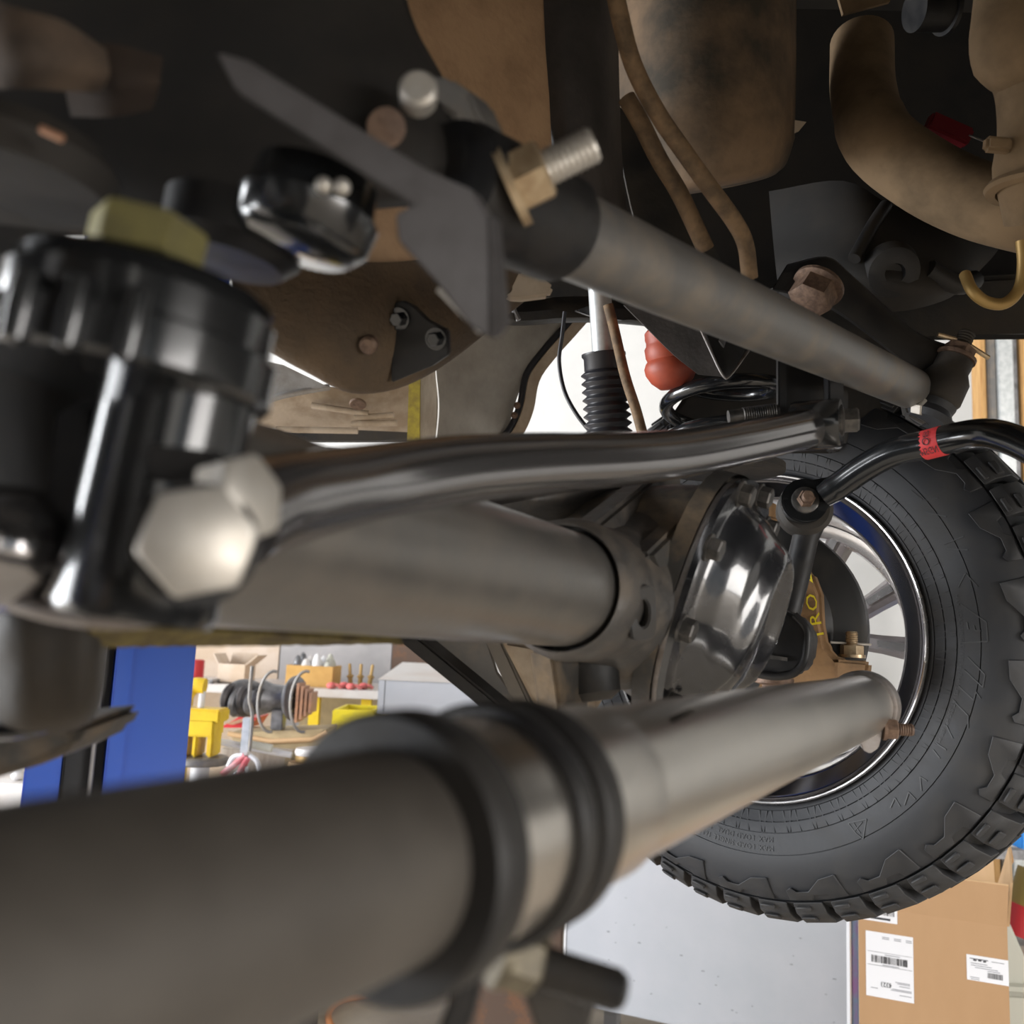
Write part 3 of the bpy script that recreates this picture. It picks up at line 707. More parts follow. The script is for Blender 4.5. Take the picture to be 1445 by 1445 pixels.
c0 = P(1048, 586, 0.90); ax = D(1, 0.12, 0.0)
obj('bracket_stud', G().stud(c0, ax, 0.0078, 0.035, 0.0022).lathe(c0 - ax * 0.014, ax, [(0, 0), (0.0065, 0), (0.0068, 0.014), (0, 0.014)], 14), M['bolt_dark'], t)

# grey drag link above
DD = D(0.752, -0.0104, 1.0); DO = P(1000, 419, 0.616); k_ = 1.0 / math.hypot(0.752, 0.0104, 1.0)
def DL(d): return DO + DD * ((d - 0.616) / k_)
t = thing('drag_link', 'satin grey drag link tube with flattened ends under the frame', 'drag link', DL(0.75) - UP * 0.03)
obj('link_tube', G().tube([DL(0.44 + 0.60 * i / 12) for i in range(13)], 0.0228, 40), M['grey_link'], t)
g = G().tube([DL(1.03), DL(1.045), DL(1.08)], [0.0226, 0.021, 0.017], 28)
obj('swaged_end', g, M['grey_link'], t)
pts = [(1272, 548), (1300, 530), (1340, 545), (1354, 560), (1330, 590), (1306, 600), (1280, 585)]
obj('end_clamp', G().prism([P(x, y, 1.035) for x, y in pts], D(0.3, 0, 1) * 0.04), M['bolt_dark'], t, bevel=0.003)
c0 = P(1292, 572, 1.03); ax = D(0.6, -0.3, -0.75)
obj('end_clamp_bolt', G().hexa(c0, ax, 0.018, 0.012), M['zinc'], t)
# clamp and shackle at the near end of the drag link
t = thing('drag_link_clamp', 'grey steel clamp strap with a zinc nut and stud on the drag link', 'clamp', P(700, 250, 0.44))
pts = [(596, 104), (632, 108), (662, 130), (682, 176), (694, 226), (708, 274), (734, 316), (716, 326), (690, 310), (672, 262), (656, 206), (636, 162), (600, 138)]
obj('strap', G().prism([P(x, y, 0.415) for x, y in pts], D(0.55, 0, 0.85) * 0.020), M['grey_link'], t, bevel=0.002)
obj('sleeve_end', G().lathe(DL(0), DD, [(0.0, 0.405 / k_), (0.026, 0.405 / k_), (0.0275, 0.410 / k_), (0.0275, 0.47 / k_), (0.024, 0.474 / k_)], 36), M['black_satin'], t)
c0 = P(722, 262, 0.405); ax = D(0.86, 0.38, -0.15)
g = G().lathe(c0, ax, [(0.0185, -0.002), (0.0185, 0.002), (0, 0.002)], 28)
obj('washer', g, M['zinc_tan'], t)
obj('nut', G().hexa(c0 + ax * 0.002, ax, 0.024, 0.015, 0.1, 25), M['zinc_tan'], t)
obj('stud', G().stud(c0 + ax * 0.016, ax, 0.0082, 0.024, 0.0026), M['zinc'], t)

# pitman arm with its ball joint
t = thing('pitman_arm', 'black forged pitman arm with rusty nut and ball joint above the drag link', 'steering arm', P(1240, 500, 1.05))
arm_rows = [(1100, 392, 1.02, 0.016), (1150, 392, 1.02, 0.026), (1190, 415, 1.03, 0.022), (1240, 455, 1.04, 0.019), (1290, 495, 1.05, 0.019), (1340, 522, 1.06, 0.026), (1362, 530, 1.065, 0.020)]
g = G(); rws = []
n1 = D(0.55, -0.83, 0.1); n2 = D(-0.3, -0.4, -1)
for x, y, d, hw in arm_rows:
    c = P(x, y, d); a = D(0.52, 0.85, 0.0)
    rws.append([c - a * hw, c - a * hw * 0.8 + n2 * 0.012, c + a * hw * 0.5 + n2 * 0.012, c + a * hw + n2 * 0.004, c + a * hw - n2 * 0.012, c - a * hw * 0.6 - n2 * 0.012, c - a * hw])
obj('arm', G().loft(rws, 1, 4), M['black_satin'], t, smooth=35)
c0 = P(1156, 402, 1.0); ax = D(-0.55, -0.78, -0.35)
g = G().lathe(c0, ax, [(0.028, 0), (0.028, 0.004), (0.024, 0.006), (0, 0.006)], 28).hexa(c0 + ax * 0.006, ax, 0.042, 0.022, 0.1, 5)
obj('sector_nut', g, M['bolt_rust'], t)
c0 = P(1342, 520, 1.04); ax = D(0.45, 0.89, 0.1)
obj('joint_socket', G().lathe(c0 - ax * 0.045, ax, [(0, 0), (0.022, 0), (0.026, 0.006), (0.026, 0.03), (0.020, 0.042), (0.020, 0.056), (0, 0.056)], 28), M['black_dirty'], t)
obj('joint_boot', G().lathe(c0 - ax * 0.068, ax, [(0, 0), (0.020, 0), (0.026, 0.006), (0.022, 0.014), (0.024, 0.022), (0, 0.024)], 28), M['rubber'], t)
c1 = c0 + ax * 0.012
g = G().lathe(c1, ax, [(0.022, 0), (0.022, 0.004), (0, 0.004)], 24).hexa(c1 + ax * 0.004, ax, 0.030, 0.013)
obj('castle_nut', g, M['bolt_rust'], t)
obj('stud_tip', G().stud(c1 + ax * 0.015, ax, 0.0095, 0.02), M['black_dirty'], t)
obj('cotter_pin', G().tube(catmull([c1 + ax * 0.022 + D(-1, 0.3, 0) * 0.03, c1 + ax * 0.022, c1 + ax * 0.016 + D(1, -0.4, 0) * 0.034], 3), 0.0028, 8), M['zinc_tan'], t)

# anti-roll bar with red tag, and its drop link
t = thing('sway_bar', 'glossy black bent anti roll bar with flattened eye and red tag', 'sway bar', P(1300, 660, 0.95))
path = catmull([P(1162, 700, 1.02), P(1186, 684, 1.01), P(1220, 660, 0.99), P(1262, 638, 0.965), P(1310, 627, 0.94), P(1350, 617, 0.915), P(1385, 612, 0.89), P(1415, 616, 0.865), P(1450, 630, 0.84), P(1510, 664, 0.80), P(1640, 740, 0.72), P(1900, 860, 0.6)], 5)
obj('bar', G().tube(path, [0.013, 0.0135, 0.014] + [0.0148] * (len(path) - 3), 28), M['black_gloss'], t)
EC = P(1136, 706, 1.03); en = D(-0.12, 0.25, -1); ea = D(0.90, 0.42, -0.1); ea = (ea - en * ea.dot(en)).normalized(); eb = en.cross(ea).normalized()
out = []
for k in range(28):
    an = R(45 + 270 * k / 27); out.append(EC + ea * 0.0255 * math.cos(an) + eb * 0.0255 * math.sin(an))
out += [EC + ea * 0.034 - eb * 0.0145, EC + ea * 0.045 - eb * 0.0125, EC + ea * 0.045 + eb * 0.0125, EC + ea * 0.034 + eb * 0.0145]
obj('bar_eye', G().prism(out, -en * 0.012), M['black_gloss'], t, bevel=0.0015)
# red tag wrapped half round the bar
i0 = min(range(len(path)), key=lambda i: (path[i] - P(1321, 625, 0.933)).length); p0, p1 = path[i0], path[i0 + 1]
tax = (p1 - p0).normalized(); uu = (CO - p0); uu = (uu - tax * uu.dot(tax)).normalized(); vv = tax.cross(uu)
rows = []
for k in range(13):
    an = R(-95 + 215 * k / 12); rows.append([p0 + tax * q + (uu * math.cos(an) + vv * math.sin(an)) * 0.0153 for q in (-0.0105, 0.0105)])
tag_ = obj('tag', G().grid(rows), M['red_tape'], t, solid=0.0004)
vs, fs = textgeo('M5GN', 0.011, 'CENTER'); vs2, fs2 = textgeo('00', 0.011, 'CENTER')
g = G(); conv = lambda vs, oy: [p0 + tax * v.x * 0.62 + (uu * math.cos((v.y + oy) / 0.0153) + vv * math.sin((v.y + oy) / 0.0153)) * 0.0160 for v in vs]
g.add(conv(vs, 0.006), fs); obj('tag_print', g, M['ink'], tag_)
g = G(); g.add(conv(vs2, -0.012), fs2); obj('tag_print', g, M['ink'], tag_)
g = G().ring(p0 + uu * 0.0155 - vv * 0.0035, uu, [(0.003, 0), (0.0038, 0), (0.0038, 0.0005), (0.003, 0.0005)], 16); obj('tag_print', g, M['ink'], tag_)

t = thing('sway_bar_link', 'black drop link with rubber bushing and rusty nut under the bar eye', 'link', P(1110, 860, 1.02))
obj('bushing', G().lathe(EC - en * 0.012 + D(0.25, -0.3, 0) * 0.006, -en, [(0, 0), (0.026, 0), (0.031, 0.006), (0.030, 0.026), (0.024, 0.034), (0, 0.034)], 32), M['black_dirty'], t)
g = G().lathe(EC, en, [(0.0150, 0), (0.0150, 0.003), (0.0135, 0.004), (0, 0.004)], 28)
obj('washer', g, M['bolt_dark'], t)
g = G().hexa(EC + en * 0.003, en, 0.017, 0.010, 0.25).stud(EC + en * 0.013, en, 0.0065, 0.008)
obj('nut', g, M['bolt_rust'], t)
la, lb = P(1142, 735, 1.06), P(1112, 866, 1.03)
g = G().tube([la, la.lerp(lb, 0.2), la.lerp(lb, 0.6), lb], [0.019, 0.0145, 0.0145, 0.0135], 24)
obj('link_rod', g, M['black_satin'], t)

# coil spring, bump stop, shock
t = thing('coil_spring', 'black coil spring resting on the axle behind the track bar', 'spring', P(1018, 640, 1.16))
sc0 = P(1018, 660, 1.16); pts = []
for k in range(30, 97):
    an = 2 * math.pi * k / 32 + 2.4; pts.append(sc0 + UP * (-0.03 + 0.050 * k / 32) + FW * 0.071 * math.cos(an) + S * 0.071 * math.sin(an))
obj('coil', G().tube(pts, 0.0090, 18), M['black_gloss'], t)
obj('spring_seat', G().lathe(sc0 - UP * 0.004, UP, [(0, 0), (0.078, 0), (0.078, 0.008), (0.05, 0.012), (0, 0.012)], 36), M['black_dirty'], t)

t = thing('bump_stop', 'ribbed red rubber bump stop hanging above the coil spring', 'bump stop', P(950, 548, 1.14))
bax = D(-0.12, 1, 0.0); b0 = P(950, 549, 1.14)
obj('rubber_body', G().lathe(b0, bax, [(0, 0), (0.016, 0.001), (0.026, 0.010), (0.0315, 0.020), (0.0325, 0.028), (0.030, 0.034), (0.0275, 0.037), (0.029, 0.041), (0.0295, 0.052), (0.027, 0.056), (0.0265, 0.060), (0.0275, 0.064), (0.027, 0.072), (0.022, 0.077), (0.023, 0.080), (0.024, 0.084), (0.021, 0.088), (0.02, 0.12), (0, 0.12)], 40), M['red_bump'], t)

t = thing('shock_absorber', 'shock absorber with ribbed black dust boot and chrome rod', 'shock', P(862, 640, 1.25))
s0 = P(861, 650, 1.25); sx = (P(848, 440, 1.25) - s0).normalized()
prof_b = [(0.0, 0.0)]; h = 0.0
while h < 0.118:
    prof_b += [(0.0265, h), (0.0325, h + 0.0042), (0.0325, h + 0.0052), (0.0265, h + 0.0098)]; h += 0.0112
prof_b += [(0.0275, h), (0.0275, h + 0.016), (0.030, h + 0.019), (0.030, h + 0.022), (0.0, h + 0.022)]
obj('dust_boot', G().lathe(s0, sx, prof_b, 36), M['bellows'], t, smooth=60)
obj('rod', G().lathe(s0, sx, [(0, h), (0.0155, h), (0.0155, 0.25), (0, 0.25)], 20), M['galv'], t)
obj('shock_body', G().lathe(s0, -sx, [(0, 0), (0.027, 0), (0.027, 0.14), (0, 0.14)], 28), M['black_satin'], t)
obj('brake_hose', G().tube(catmull([P(858, 430, 1.18), P(868, 470, 1.18), P(882, 530, 1.17), P(898, 580, 1.165), P(910, 625, 1.16)], 5), 0.0066, 14), M['line_tan'], None, 'brown dusty steel pipe slanting in front of the ribbed shock boot', 'pipe')
obj('sensor_wire', G().tube(catmull([P(797, 440, 1.3), P(793, 475, 1.3), P(789, 510, 1.3), P(796, 550, 1.3), P(812, 582, 1.29), P(835, 612, 1.28)], 6), 0.0030, 10), M['bellows'], None, 'thin black wire curving beside the ribbed shock boot', 'wire')

# ------------------------------------------------------------------ body, frame and underside
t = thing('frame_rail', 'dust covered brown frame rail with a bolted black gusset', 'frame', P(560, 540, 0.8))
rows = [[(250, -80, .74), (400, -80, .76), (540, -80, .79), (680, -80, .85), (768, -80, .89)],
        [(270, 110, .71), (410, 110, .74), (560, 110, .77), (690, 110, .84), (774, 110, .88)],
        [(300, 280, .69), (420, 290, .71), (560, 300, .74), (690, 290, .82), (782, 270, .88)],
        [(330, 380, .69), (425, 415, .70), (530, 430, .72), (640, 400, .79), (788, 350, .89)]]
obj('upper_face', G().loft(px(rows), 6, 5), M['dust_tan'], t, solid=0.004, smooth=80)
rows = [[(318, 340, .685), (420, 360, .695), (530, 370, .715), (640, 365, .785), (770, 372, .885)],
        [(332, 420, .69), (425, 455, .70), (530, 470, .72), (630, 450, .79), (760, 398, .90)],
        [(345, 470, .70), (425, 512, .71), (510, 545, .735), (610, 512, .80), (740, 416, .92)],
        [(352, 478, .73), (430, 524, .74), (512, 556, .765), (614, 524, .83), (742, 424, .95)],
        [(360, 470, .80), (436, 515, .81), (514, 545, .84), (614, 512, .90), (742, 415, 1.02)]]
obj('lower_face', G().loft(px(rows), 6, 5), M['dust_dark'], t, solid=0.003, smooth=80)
pn = D(-0.35, -0.3, -1); pp = P(575, 480, 0.735)
gus = [(551, 440), (556, 428), (568, 424), (584, 432), (604, 452), (632, 466), (633, 500), (610, 516), (552, 540)]
gs = obj('gusset', G().prism([onplane(x, y, pp, pn) for x, y in gus], -pn * 0.006), M['black_satin'], t, bevel=0.001)
for x, y in ((564, 450), (616, 478)):
    c = onplane(x, y, pp, pn); obj('gusset_bolt', G().lathe(c, pn, [(0.009, 0), (0.009, 0.002), (0, 0.002)], 18).hexa(c + pn * 0.002, pn, 0.010, 0.006), M['black_gloss'], gs)
c = P(521, 486, 0.715); obj('rail_bolt', G().lathe(c, D(-0.1, -0.4, -1), [(0.007, -0.004), (0.007, 0.004), (0.005, 0.006), (0, 0.006)], 16), M['bolt_rust'], t)
g = G().prism([P(x, y, 0.86) for x, y in [(690, 372), (760, 388), (782, 404), (775, 418), (735, 423), (690, 420)]], D(0, 0.1, 1) * 0.02)
re_ = obj('rail_end', g, M['body_tan'], t, bevel=0.003)
cut(re_, G().lathe(P(714, 404, 0.85), D(0, 0.1, 1), [(0.006, 0), (0.006, 0.05)], 20))

# dark side panel and cross rail
rows = [[(764, -80, .885), (800, -80, .88), (845, -80, .90), (872, -80, .96)], [(772, 120, .88), (806, 120, .87), (850, 120, .89), (874, 120, .96)],
        [(782, 270, .89), (812, 270, .87), (858, 285, .89), (884, 290, .96)], [(800, 360, .90), (830, 360, .89), (880, 370, .91), (910, 380, .97)]]
obj('chassis_brace', G().loft(px(rows), 5, 4), M['liner_dark'] if 'liner_dark' in M else mat('liner_dark', (0.062, 0.054, 0.050), (0.04, 0.036, 0.033), 20, rough=0.6, bump=0.15, bscale=200), None, 'dark grey vertical chassis brace beside the tan rail', 'brace', solid=0.004, smooth=80)
# brake lines
def line(name, pts, r, m, label, cat, n=14):
    return obj(name, G().tube(catmull([P(*p) for p in pts], 6), r, n), M[m], None, label, cat)
line('brake_line', [(858, -60, .80), (872, 10, .80), (893, 90, .81), (928, 160, .82), (968, 218, .83), (1004, 268, .84), (1036, 312, .86), (1052, 345, .875), (1058, 392, .89)], 0.0080, 'line_tan', 'long tan dusty brake line curving down past the engine pan', 'pipe')
line('brake_line', [(884, 138, .86), (905, 175, .86), (930, 225, .87), (960, 275, .88), (996, 352, .90)], 0.0085, 'line_tan', 'short tan dusty line lying behind the long curved brake line', 'pipe')
rows = [[(862, 150, 1.0), (900, 170, 1.0)], [(880, 250, .99), (940, 250, .99)], [(900, 330, .98), (1000, 340, .98)], [(940, 420, .98), (1040, 420, .98)]]
obj('frame_gusset', G().loft(px(rows), 3, 4), M['black_dirty'], None, 'flat black dirty frame plate behind the tan brake lines', 'plate', solid=0.006)
# engine oil pan
t = thing('oil_pan', 'dirty tan mottled oil pan with rounded corner hanging from the engine', 'oil pan', P(1010, 270, 1.05))
rows = [[(860, -90, 1.08), (930, -90, 1.00), (1010, -90, .98), (1080, -90, 1.00), (1118, -90, 1.06), (1124, -90, 1.2)],
        [(862, 60, 1.08), (932, 60, 1.00), (1015, 60, .98), (1085, 60, 1.00), (1120, 60, 1.06), (1124, 60, 1.2)],
        [(872, 180, 1.08), (940, 180, 1.00), (1020, 180, .98), (1085, 180, 1.00), (1118, 180, 1.06), (1122, 180, 1.2)],
        [(900, 245, 1.08), (950, 240, 1.01), (1024, 232, .99), (1085, 220, 1.01), (1116, 205, 1.07), (1120, 200, 1.2)],
        [(920, 270, 1.09), (960, 268, 1.03), (1024, 258, 1.01), (1080, 246, 1.03), (1106, 234, 1.09), (1110, 230, 1.2)],
        [(930, 276, 1.14), (965, 275, 1.12), (1026, 265, 1.12), (1074, 254, 1.12), (1094, 246, 1.14), (1098, 240, 1.22)]]
obj('pan_shell', G().loft(px(rows), 5, 5), M['pan_dust'], t, solid=0.003, smooth=80)
g = G().prism([P(x, y, 1.10) for x, y in [(1112, 168), (1138, 172), (1128, 184), (1114, 190)]], D(0, 0, 1) * 0.004)
obj('pan_tab', g, M['body_tan'], t)
# exhaust
t = thing('exhaust_pipe', 'dusty brown exhaust crossover pipe curving towards the catalytic converter', 'exhaust pipe', P(1300, 300, 1.1))
obj('crossover', G().tube(catmull([P(1216, 60, 1.22), P(1218, 130, 1.18), P(1238, 195, 1.12), (P(1300, 245, 1.08)), P(1370, 280, 1.05), P(1440, 300, 1.03), P(1530, 318, 1.02)], 6), [0.040] * 10 + [0.042] * 27, 32), M['exhaust_dust'], t)
obj('converter', G().tube(catmull([P(1462, -90, 0.88), P(1448, 20, 0.89), P(1446, 60, 0.89), P(1464, 110, 0.90), P(1470, 160, 0.90), P(1470, 240, 0.90), P(1480, 300, 0.91)], 5), [0.048] * 12 + [0.045, 0.042, 0.039] + [0.039] * 8 + [0.041, 0.043, 0.043, 0.041, 0.04, 0.04, 0.04, 0.04], 32), M['exhaust_dust'], t)
c = P(1466, 268, 0.90); obj('pipe_flange', G().ring(c, D(0.1, 1, 0), [(0.038, -0.004), (0.047, -0.003), (0.049, 0.001), (0.046, 0.006), (0.038, 0.006)], 36), M['exhaust_dust'], t)
c = P(1408, 205, 0.885); obj('flange_lug', G().box(c, 0.026, 0.012, 0.014, D(1, -0.1, 0), D(0, 0, 1), D(0.1, 1, 0)), M['exhaust_dust'], t, bevel=0.003)
# red plug and wire up in the dark
obj('wire_plug', G().box(P(1338, 184, 1.15), 0.056, 0.02, 0.022, D(0.9, -0.4, 0), D(0, 0, 1), D(0.4, 0.9, 0)), M['dark_red'], None, 'dark red plastic wire plug above the exhaust pipe', 'connector', bevel=0.003)
line('plug_wire', [(1368, 191, 1.14), (1388, 199, 1.12), (1410, 206, 1.1)], 0.0012, 'zinc', 'thin pale wire leading from the dark red plug', 'wire', 8)
# dark engine underside
def dark(name, rows, label, cat, m='deep_black', solid=0.01, nu=4, nv=4, sm=60):
    return obj(name, G().loft(px(rows), nu, nv), M[m], None, label, cat, solid=solid, smooth=sm)
rows = [[(820, -90, 1.44), (1150, -90, 1.42), (1700, -90, 1.40)], [(820, 150, 1.44), (1150, 150, 1.42), (1700, 150, 1.40)], [(880, 380, 1.43), (1150, 390, 1.42), (1700, 390, 1.41)], [(1020, 415, 1.44), (1150, 465, 1.44), (1700, 460, 1.43)]]
rr_ = [r + [p + D(0, 0, 1) * 0.10 for p in reversed(r)] + [r[0]] for r in px(rows)]
g = G().loft(rr_, 1, 3); g.add(rr_[0][:-1], [tuple(range(6))]); g.add(rr_[-1][:-1], [tuple(range(6))])
obj('engine_block', g, M['deep_black'], None, 'black engine block behind the oil pan and exhaust', 'engine', smooth=40)
t = thing('steering_box', 'black cast steering gear box with boss and ribs above the pitman arm', 'steering box', P(1260, 440, 1.15))
rows = [[(1085, 270, 1.25), (1190, 255, 1.18), (1260, 290, 1.16), (1340, 300, 1.16), (1420, 310, 1.22)], [(1090, 330, 1.24), (1190, 330, 1.15), (1260, 350, 1.12), (1340, 360, 1.13), (1410, 350, 1.2)],
        [(1095, 380, 1.22), (1180, 385, 1.13), (1260, 400, 1.10), (1340, 405, 1.12), (1380, 385, 1.2)], [(1100, 420, 1.22), (1180, 430, 1.16), (1260, 440, 1.14), (1330, 425, 1.16), (1370, 400, 1.24)]]
obj('housing', G().loft(px(rows), 5, 5), M['deep_black'], t, solid=0.01, smooth=70)
c = P(1262, 385, 1.10); obj('boss', G().lathe(c, D(-0.1, -0.5, -1), [(0.034, -0.02), (0.030, 0.0), (0.020, 0.004), (0.012, 0.004), (0.010, -0.004), (0, -0.004)], 28), M['black_satin'], t)
obj('rib', G().tube(catmull([P(1250, 290, 1.15), P(1230, 320, 1.13), P(1205, 365, 1.11)], 4), 0.008, 12), M['black_satin'], t)
obj('rib', G().tube(catmull([P(1375, 395, 1.14), P(1350, 402, 1.12), P(1310, 380, 1.11)], 4), 0.012, 12), M['black_satin'], t)
line('vent_hose', [(1442, 340, 1.0), (1444, 375, 1.0), (1438, 408, 1.0), (1418, 428, 1.0), (1392, 426, 1.0), (1372, 410, 1.0), (1362, 388, 1.02)], 0.0064, 'brass', 'looped tan hose hanging below the exhaust pipe', 'hose')
g = G().prism([P(x, y, 1.28) for x, y in [(1090, 405), (1560, 380), (1560, 468), (1385, 472), (1100, 482)]], D(0.1, 0.2, 1) * 0.08)
obj('cross_member', g, M['black_dirty'], None, 'black front cross member behind the pitman arm', 'cross member', bevel=0.008)
c = P(1268, 10, 1.3)
obj('shield_plate', G().prism([P(x, y, 1.2) for x, y in [(1176, -30), (1260, -30), (1256, 2), (1190, 20)]], D(0, 0, 1) * 0.006), M['exhaust_dust'], None, 'small tan heat shield corner at the top of the engine', 'shield')
obj('pulley', G().lathe(P(1290, 14, 1.25), D(1, 0.12, 0.2), [(0.0, 0), (0.028, 0), (0.028, 0.045), (0.033, 0.046), (0.033, 0.052), (0, 0.052)], 28), M['black_satin'], None, 'dark grey ribbed pulley in the engine shadow', 'pulley')
# bump stop perch: V shaped bracket in front of the red stop
t = thing('spring_tower', 'grey folded V shaped spring tower bracket below the drag link', 'bracket', P(1010, 530, 1.08))
rows = [[(880, 430, 1.06), (985, 440, 1.04)], [(905, 455, 1.05), (1000, 480, 1.035)], [(950, 500, 1.04), (1012, 510, 1.03)], [(985, 528, 1.035), (1022, 532, 1.03)]]
obj('side_sheet', G().loft(px(rows), 3, 4), M['liner_dark'], t, solid=0.003, smooth=60)
rows = [[(985, 440, 1.04), (1060, 440, 1.12)], [(1005, 490, 1.035), (1052, 490, 1.10)], [(1018, 522, 1.03), (1036, 522, 1.06)], [(1022, 532, 1.03), (1026, 533, 1.04)]]
obj('inner_sheet', G().loft(px(rows), 3, 4), M['black_satin'], t, solid=0.003, smooth=60)
obj('folded_edge', G().tube(catmull([P(980, 445, 1.035), P(1003, 495, 1.03), P(1020, 529, 1.025), P(1030, 530, 1.03), P(1056, 495, 1.06)], 4), 0.0016, 8), M['steel_plate'], t)
obj('rail_bolt', G().lathe(P(1010, 482, 1.07), D(-0.3, -0.6, -0.6), [(0.012, 0), (0.012, 0.014), (0.008, 0.018), (0, 0.018)], 16), M['grey_mach'], t)
# fender liner, inner wing rail, wooden block, strap, far floor pan
t = thing('fender_liner', 'dusty grey plastic fender liner with a black trimmed wheel arch edge', 'fender liner', P(690, 610, 1.45))
rows = [[(612, 440, 1.42), (690, 430, 1.45), (770, 420, 1.5), (825, 425, 1.54)], [(614, 520, 1.42), (680, 500, 1.46), (750, 480, 1.5), (792, 462, 1.53)], [(618, 575, 1.42), (670, 560, 1.46), (715, 545, 1.5), (738, 535, 1.52)], [(612, 640, 1.42), (655, 640, 1.46), (690, 630, 1.49), (712, 615, 1.51)]]
obj('liner_panel', G().loft(px(rows), 5, 5), M['liner_grey'], t, solid=0.004, smooth=80)
edge = [(826, 428, 1.53), (794, 464, 1.52), (762, 500, 1.515), (742, 530, 1.51), (734, 570, 1.505), (722, 600, 1.5), (706, 622, 1.49)]
obj('arch_trim', G().tube(catmull([P(*p) for p in edge], 5), 0.0055, 10), M['bellows'], t)
rows = [[P(x + a, y + b, d + c) for a, b, c in ((4, 2, 0), (18, 8, 0.01))] for x, y, d in edge]
obj('arch_flange', G().loft(rows, 2, 4), M['body_tan'], t, solid=0.003)
for x, y in ((726, 572), (722, 586)):
    c = P(x + 4, y, 1.498); obj('flange_screw', G().lathe(c, D(-.2, 0, -1), [(0.006, 0), (0.005, 0.004), (0, 0.005)], 14), M['bolt_rust'], t)
rows = [[(690, 424, 1.36), (740, 428, 1.36), (800, 422, 1.38), (880, 425, 1.4), (1000, 440, 1.42)], [(690, 446, 1.35), (740, 448, 1.35), (800, 444, 1.37), (880, 446, 1.39), (1000, 462, 1.42)], [(690, 452, 1.4), (740, 454, 1.4), (800, 450, 1.42), (880, 452, 1.44), (1000, 466, 1.46)]]
obj('wing_rail', G().loft(px(rows), 4, 3), M['black_dirty'], None, 'dark curved inner wing rail above the wheel arch opening', 'rail', solid=0.006)
g = G().prism([P(x, y, 1.28) for x, y in [(812, 438), (830, 432), (900, 436), (910, 448), (880, 452), (834, 446)]], D(0, 0.2, 1) * 0.05)
obj('shock_mount', g, M['black_satin'], None, 'black folded upper shock mount bracket over the chrome rod', 'bracket', bevel=0.002)
t = thing('clip_bracket', 'small metal clip on the dark inner wing rail', 'clip', P(716, 450, 1.33))
obj('clip_loop', G().tube(catmull([P(710, 428, 1.33), P(722, 430, 1.33), P(726, 440, 1.33), P(732, 452, 1.33)], 4), 0.004, 8), M['grey_mach'], t)
obj('clip_foot', G().box(P(718, 447, 1.33), 0.016, 0.008, 0.010), M['black_dirty'], t)
dark('inner_wing', [[(560, 300, 1.62), (700, 300, 1.64), (860, 300, 1.62), (1050, 300, 1.60)], [(560, 380, 1.60), (700, 380, 1.62), (860, 380, 1.60), (1050, 380, 1.58)], [(560, 432, 1.58), (700, 432, 1.60), (860, 430, 1.58), (1050, 440, 1.56)]], 'dark inner wing sheet above the wheel arch', 'panel', 'black_dirty')
t = thing('lift_pad_block', 'weathered white wooden block with yellow strap beside the fender liner', 'block', P(600, 620, 1.6))
obj('block', G().prism([P(x, y, 1.62) for x, y in [(590, 500), (620, 500), (616, 640), (592, 640)]], D(0, 0, 1) * 0.06), M['wood_white'], t, bevel=0.002)
obj('strap', G().prism([P(x, y, 1.61) for x, y in [(578, 500), (593, 500), (592, 640), (574, 640)]], D(0, 0, 1) * 0.01), M['strap_yellow'], t)
obj('strap_edge', G().prism([P(x, y, 1.61) for x, y in [(622, 500), (628, 500), (622, 640), (616, 640)]], D(0, 0, 1) * 0.01), M['strap_olive'], t)
rw = thing('floor_pan', 'dusty tan vehicle floor pan with pressed ridges beyond the frame rail', 'floor panel', P(470, 610, 1.8))
rows = [[(300, 500, 1.7), (400, 530, 1.7), (480, 548, 1.72), (580, 540, 1.75)], [(300, 560, 1.72), (400, 562, 1.72), (480, 570, 1.74), (580, 560, 1.77)], [(300, 610, 1.8), (400, 605, 1.8), (480, 606, 1.82), (580, 610, 1.84)]]
obj('panel', G().loft(px(rows), 5, 4), M['body_tan'], rw, solid=0.004)
obj('sill_lip', G().tube(catmull([P(*p) for p in [(330, 566, 1.66), (370, 566, 1.66), (400, 558, 1.66), (440, 550, 1.67), (465, 546, 1.68)]], 4), 0.006, 10), M['body_silver'], rw)
obj('sill_face', G().prism([P(x, y, 1.665) for x, y in [(330, 565), (372, 565), (400, 558), (462, 545), (400, 515), (330, 500)]], D(0, 0, 1) * 0.004), M['body_silver'], rw)
for k, (x0, y0, x1, y1) in enumerate([(500, 590, 556, 586), (496, 598, 560, 597), (390, 606, 505, 608), (440, 572, 520, 584)]):
    obj('pressed_ridge', G().tube([P(x0, y0, 1.72), P(x1, y1, 1.72)], 0.006, 10), M['body_tan'], rw)
c = P(505, 570, 1.70); obj('drain_plug', G().lathe(c, D(0, -0.8, -0.6), [(0.016, 0), (0.014, 0.003), (0, 0.003)], 20), M['bolt_rust'], rw)
g = G().prism([P(x, y, 1.9) for x, y in [(300, 606), (640, 606), (640, 622), (300, 622)]], D(0, 0, 1) * 0.05)
obj('rocker_rail', g, M['black_dirty'], None, 'dark rocker rail at the far side of the floor pan', 'rail')
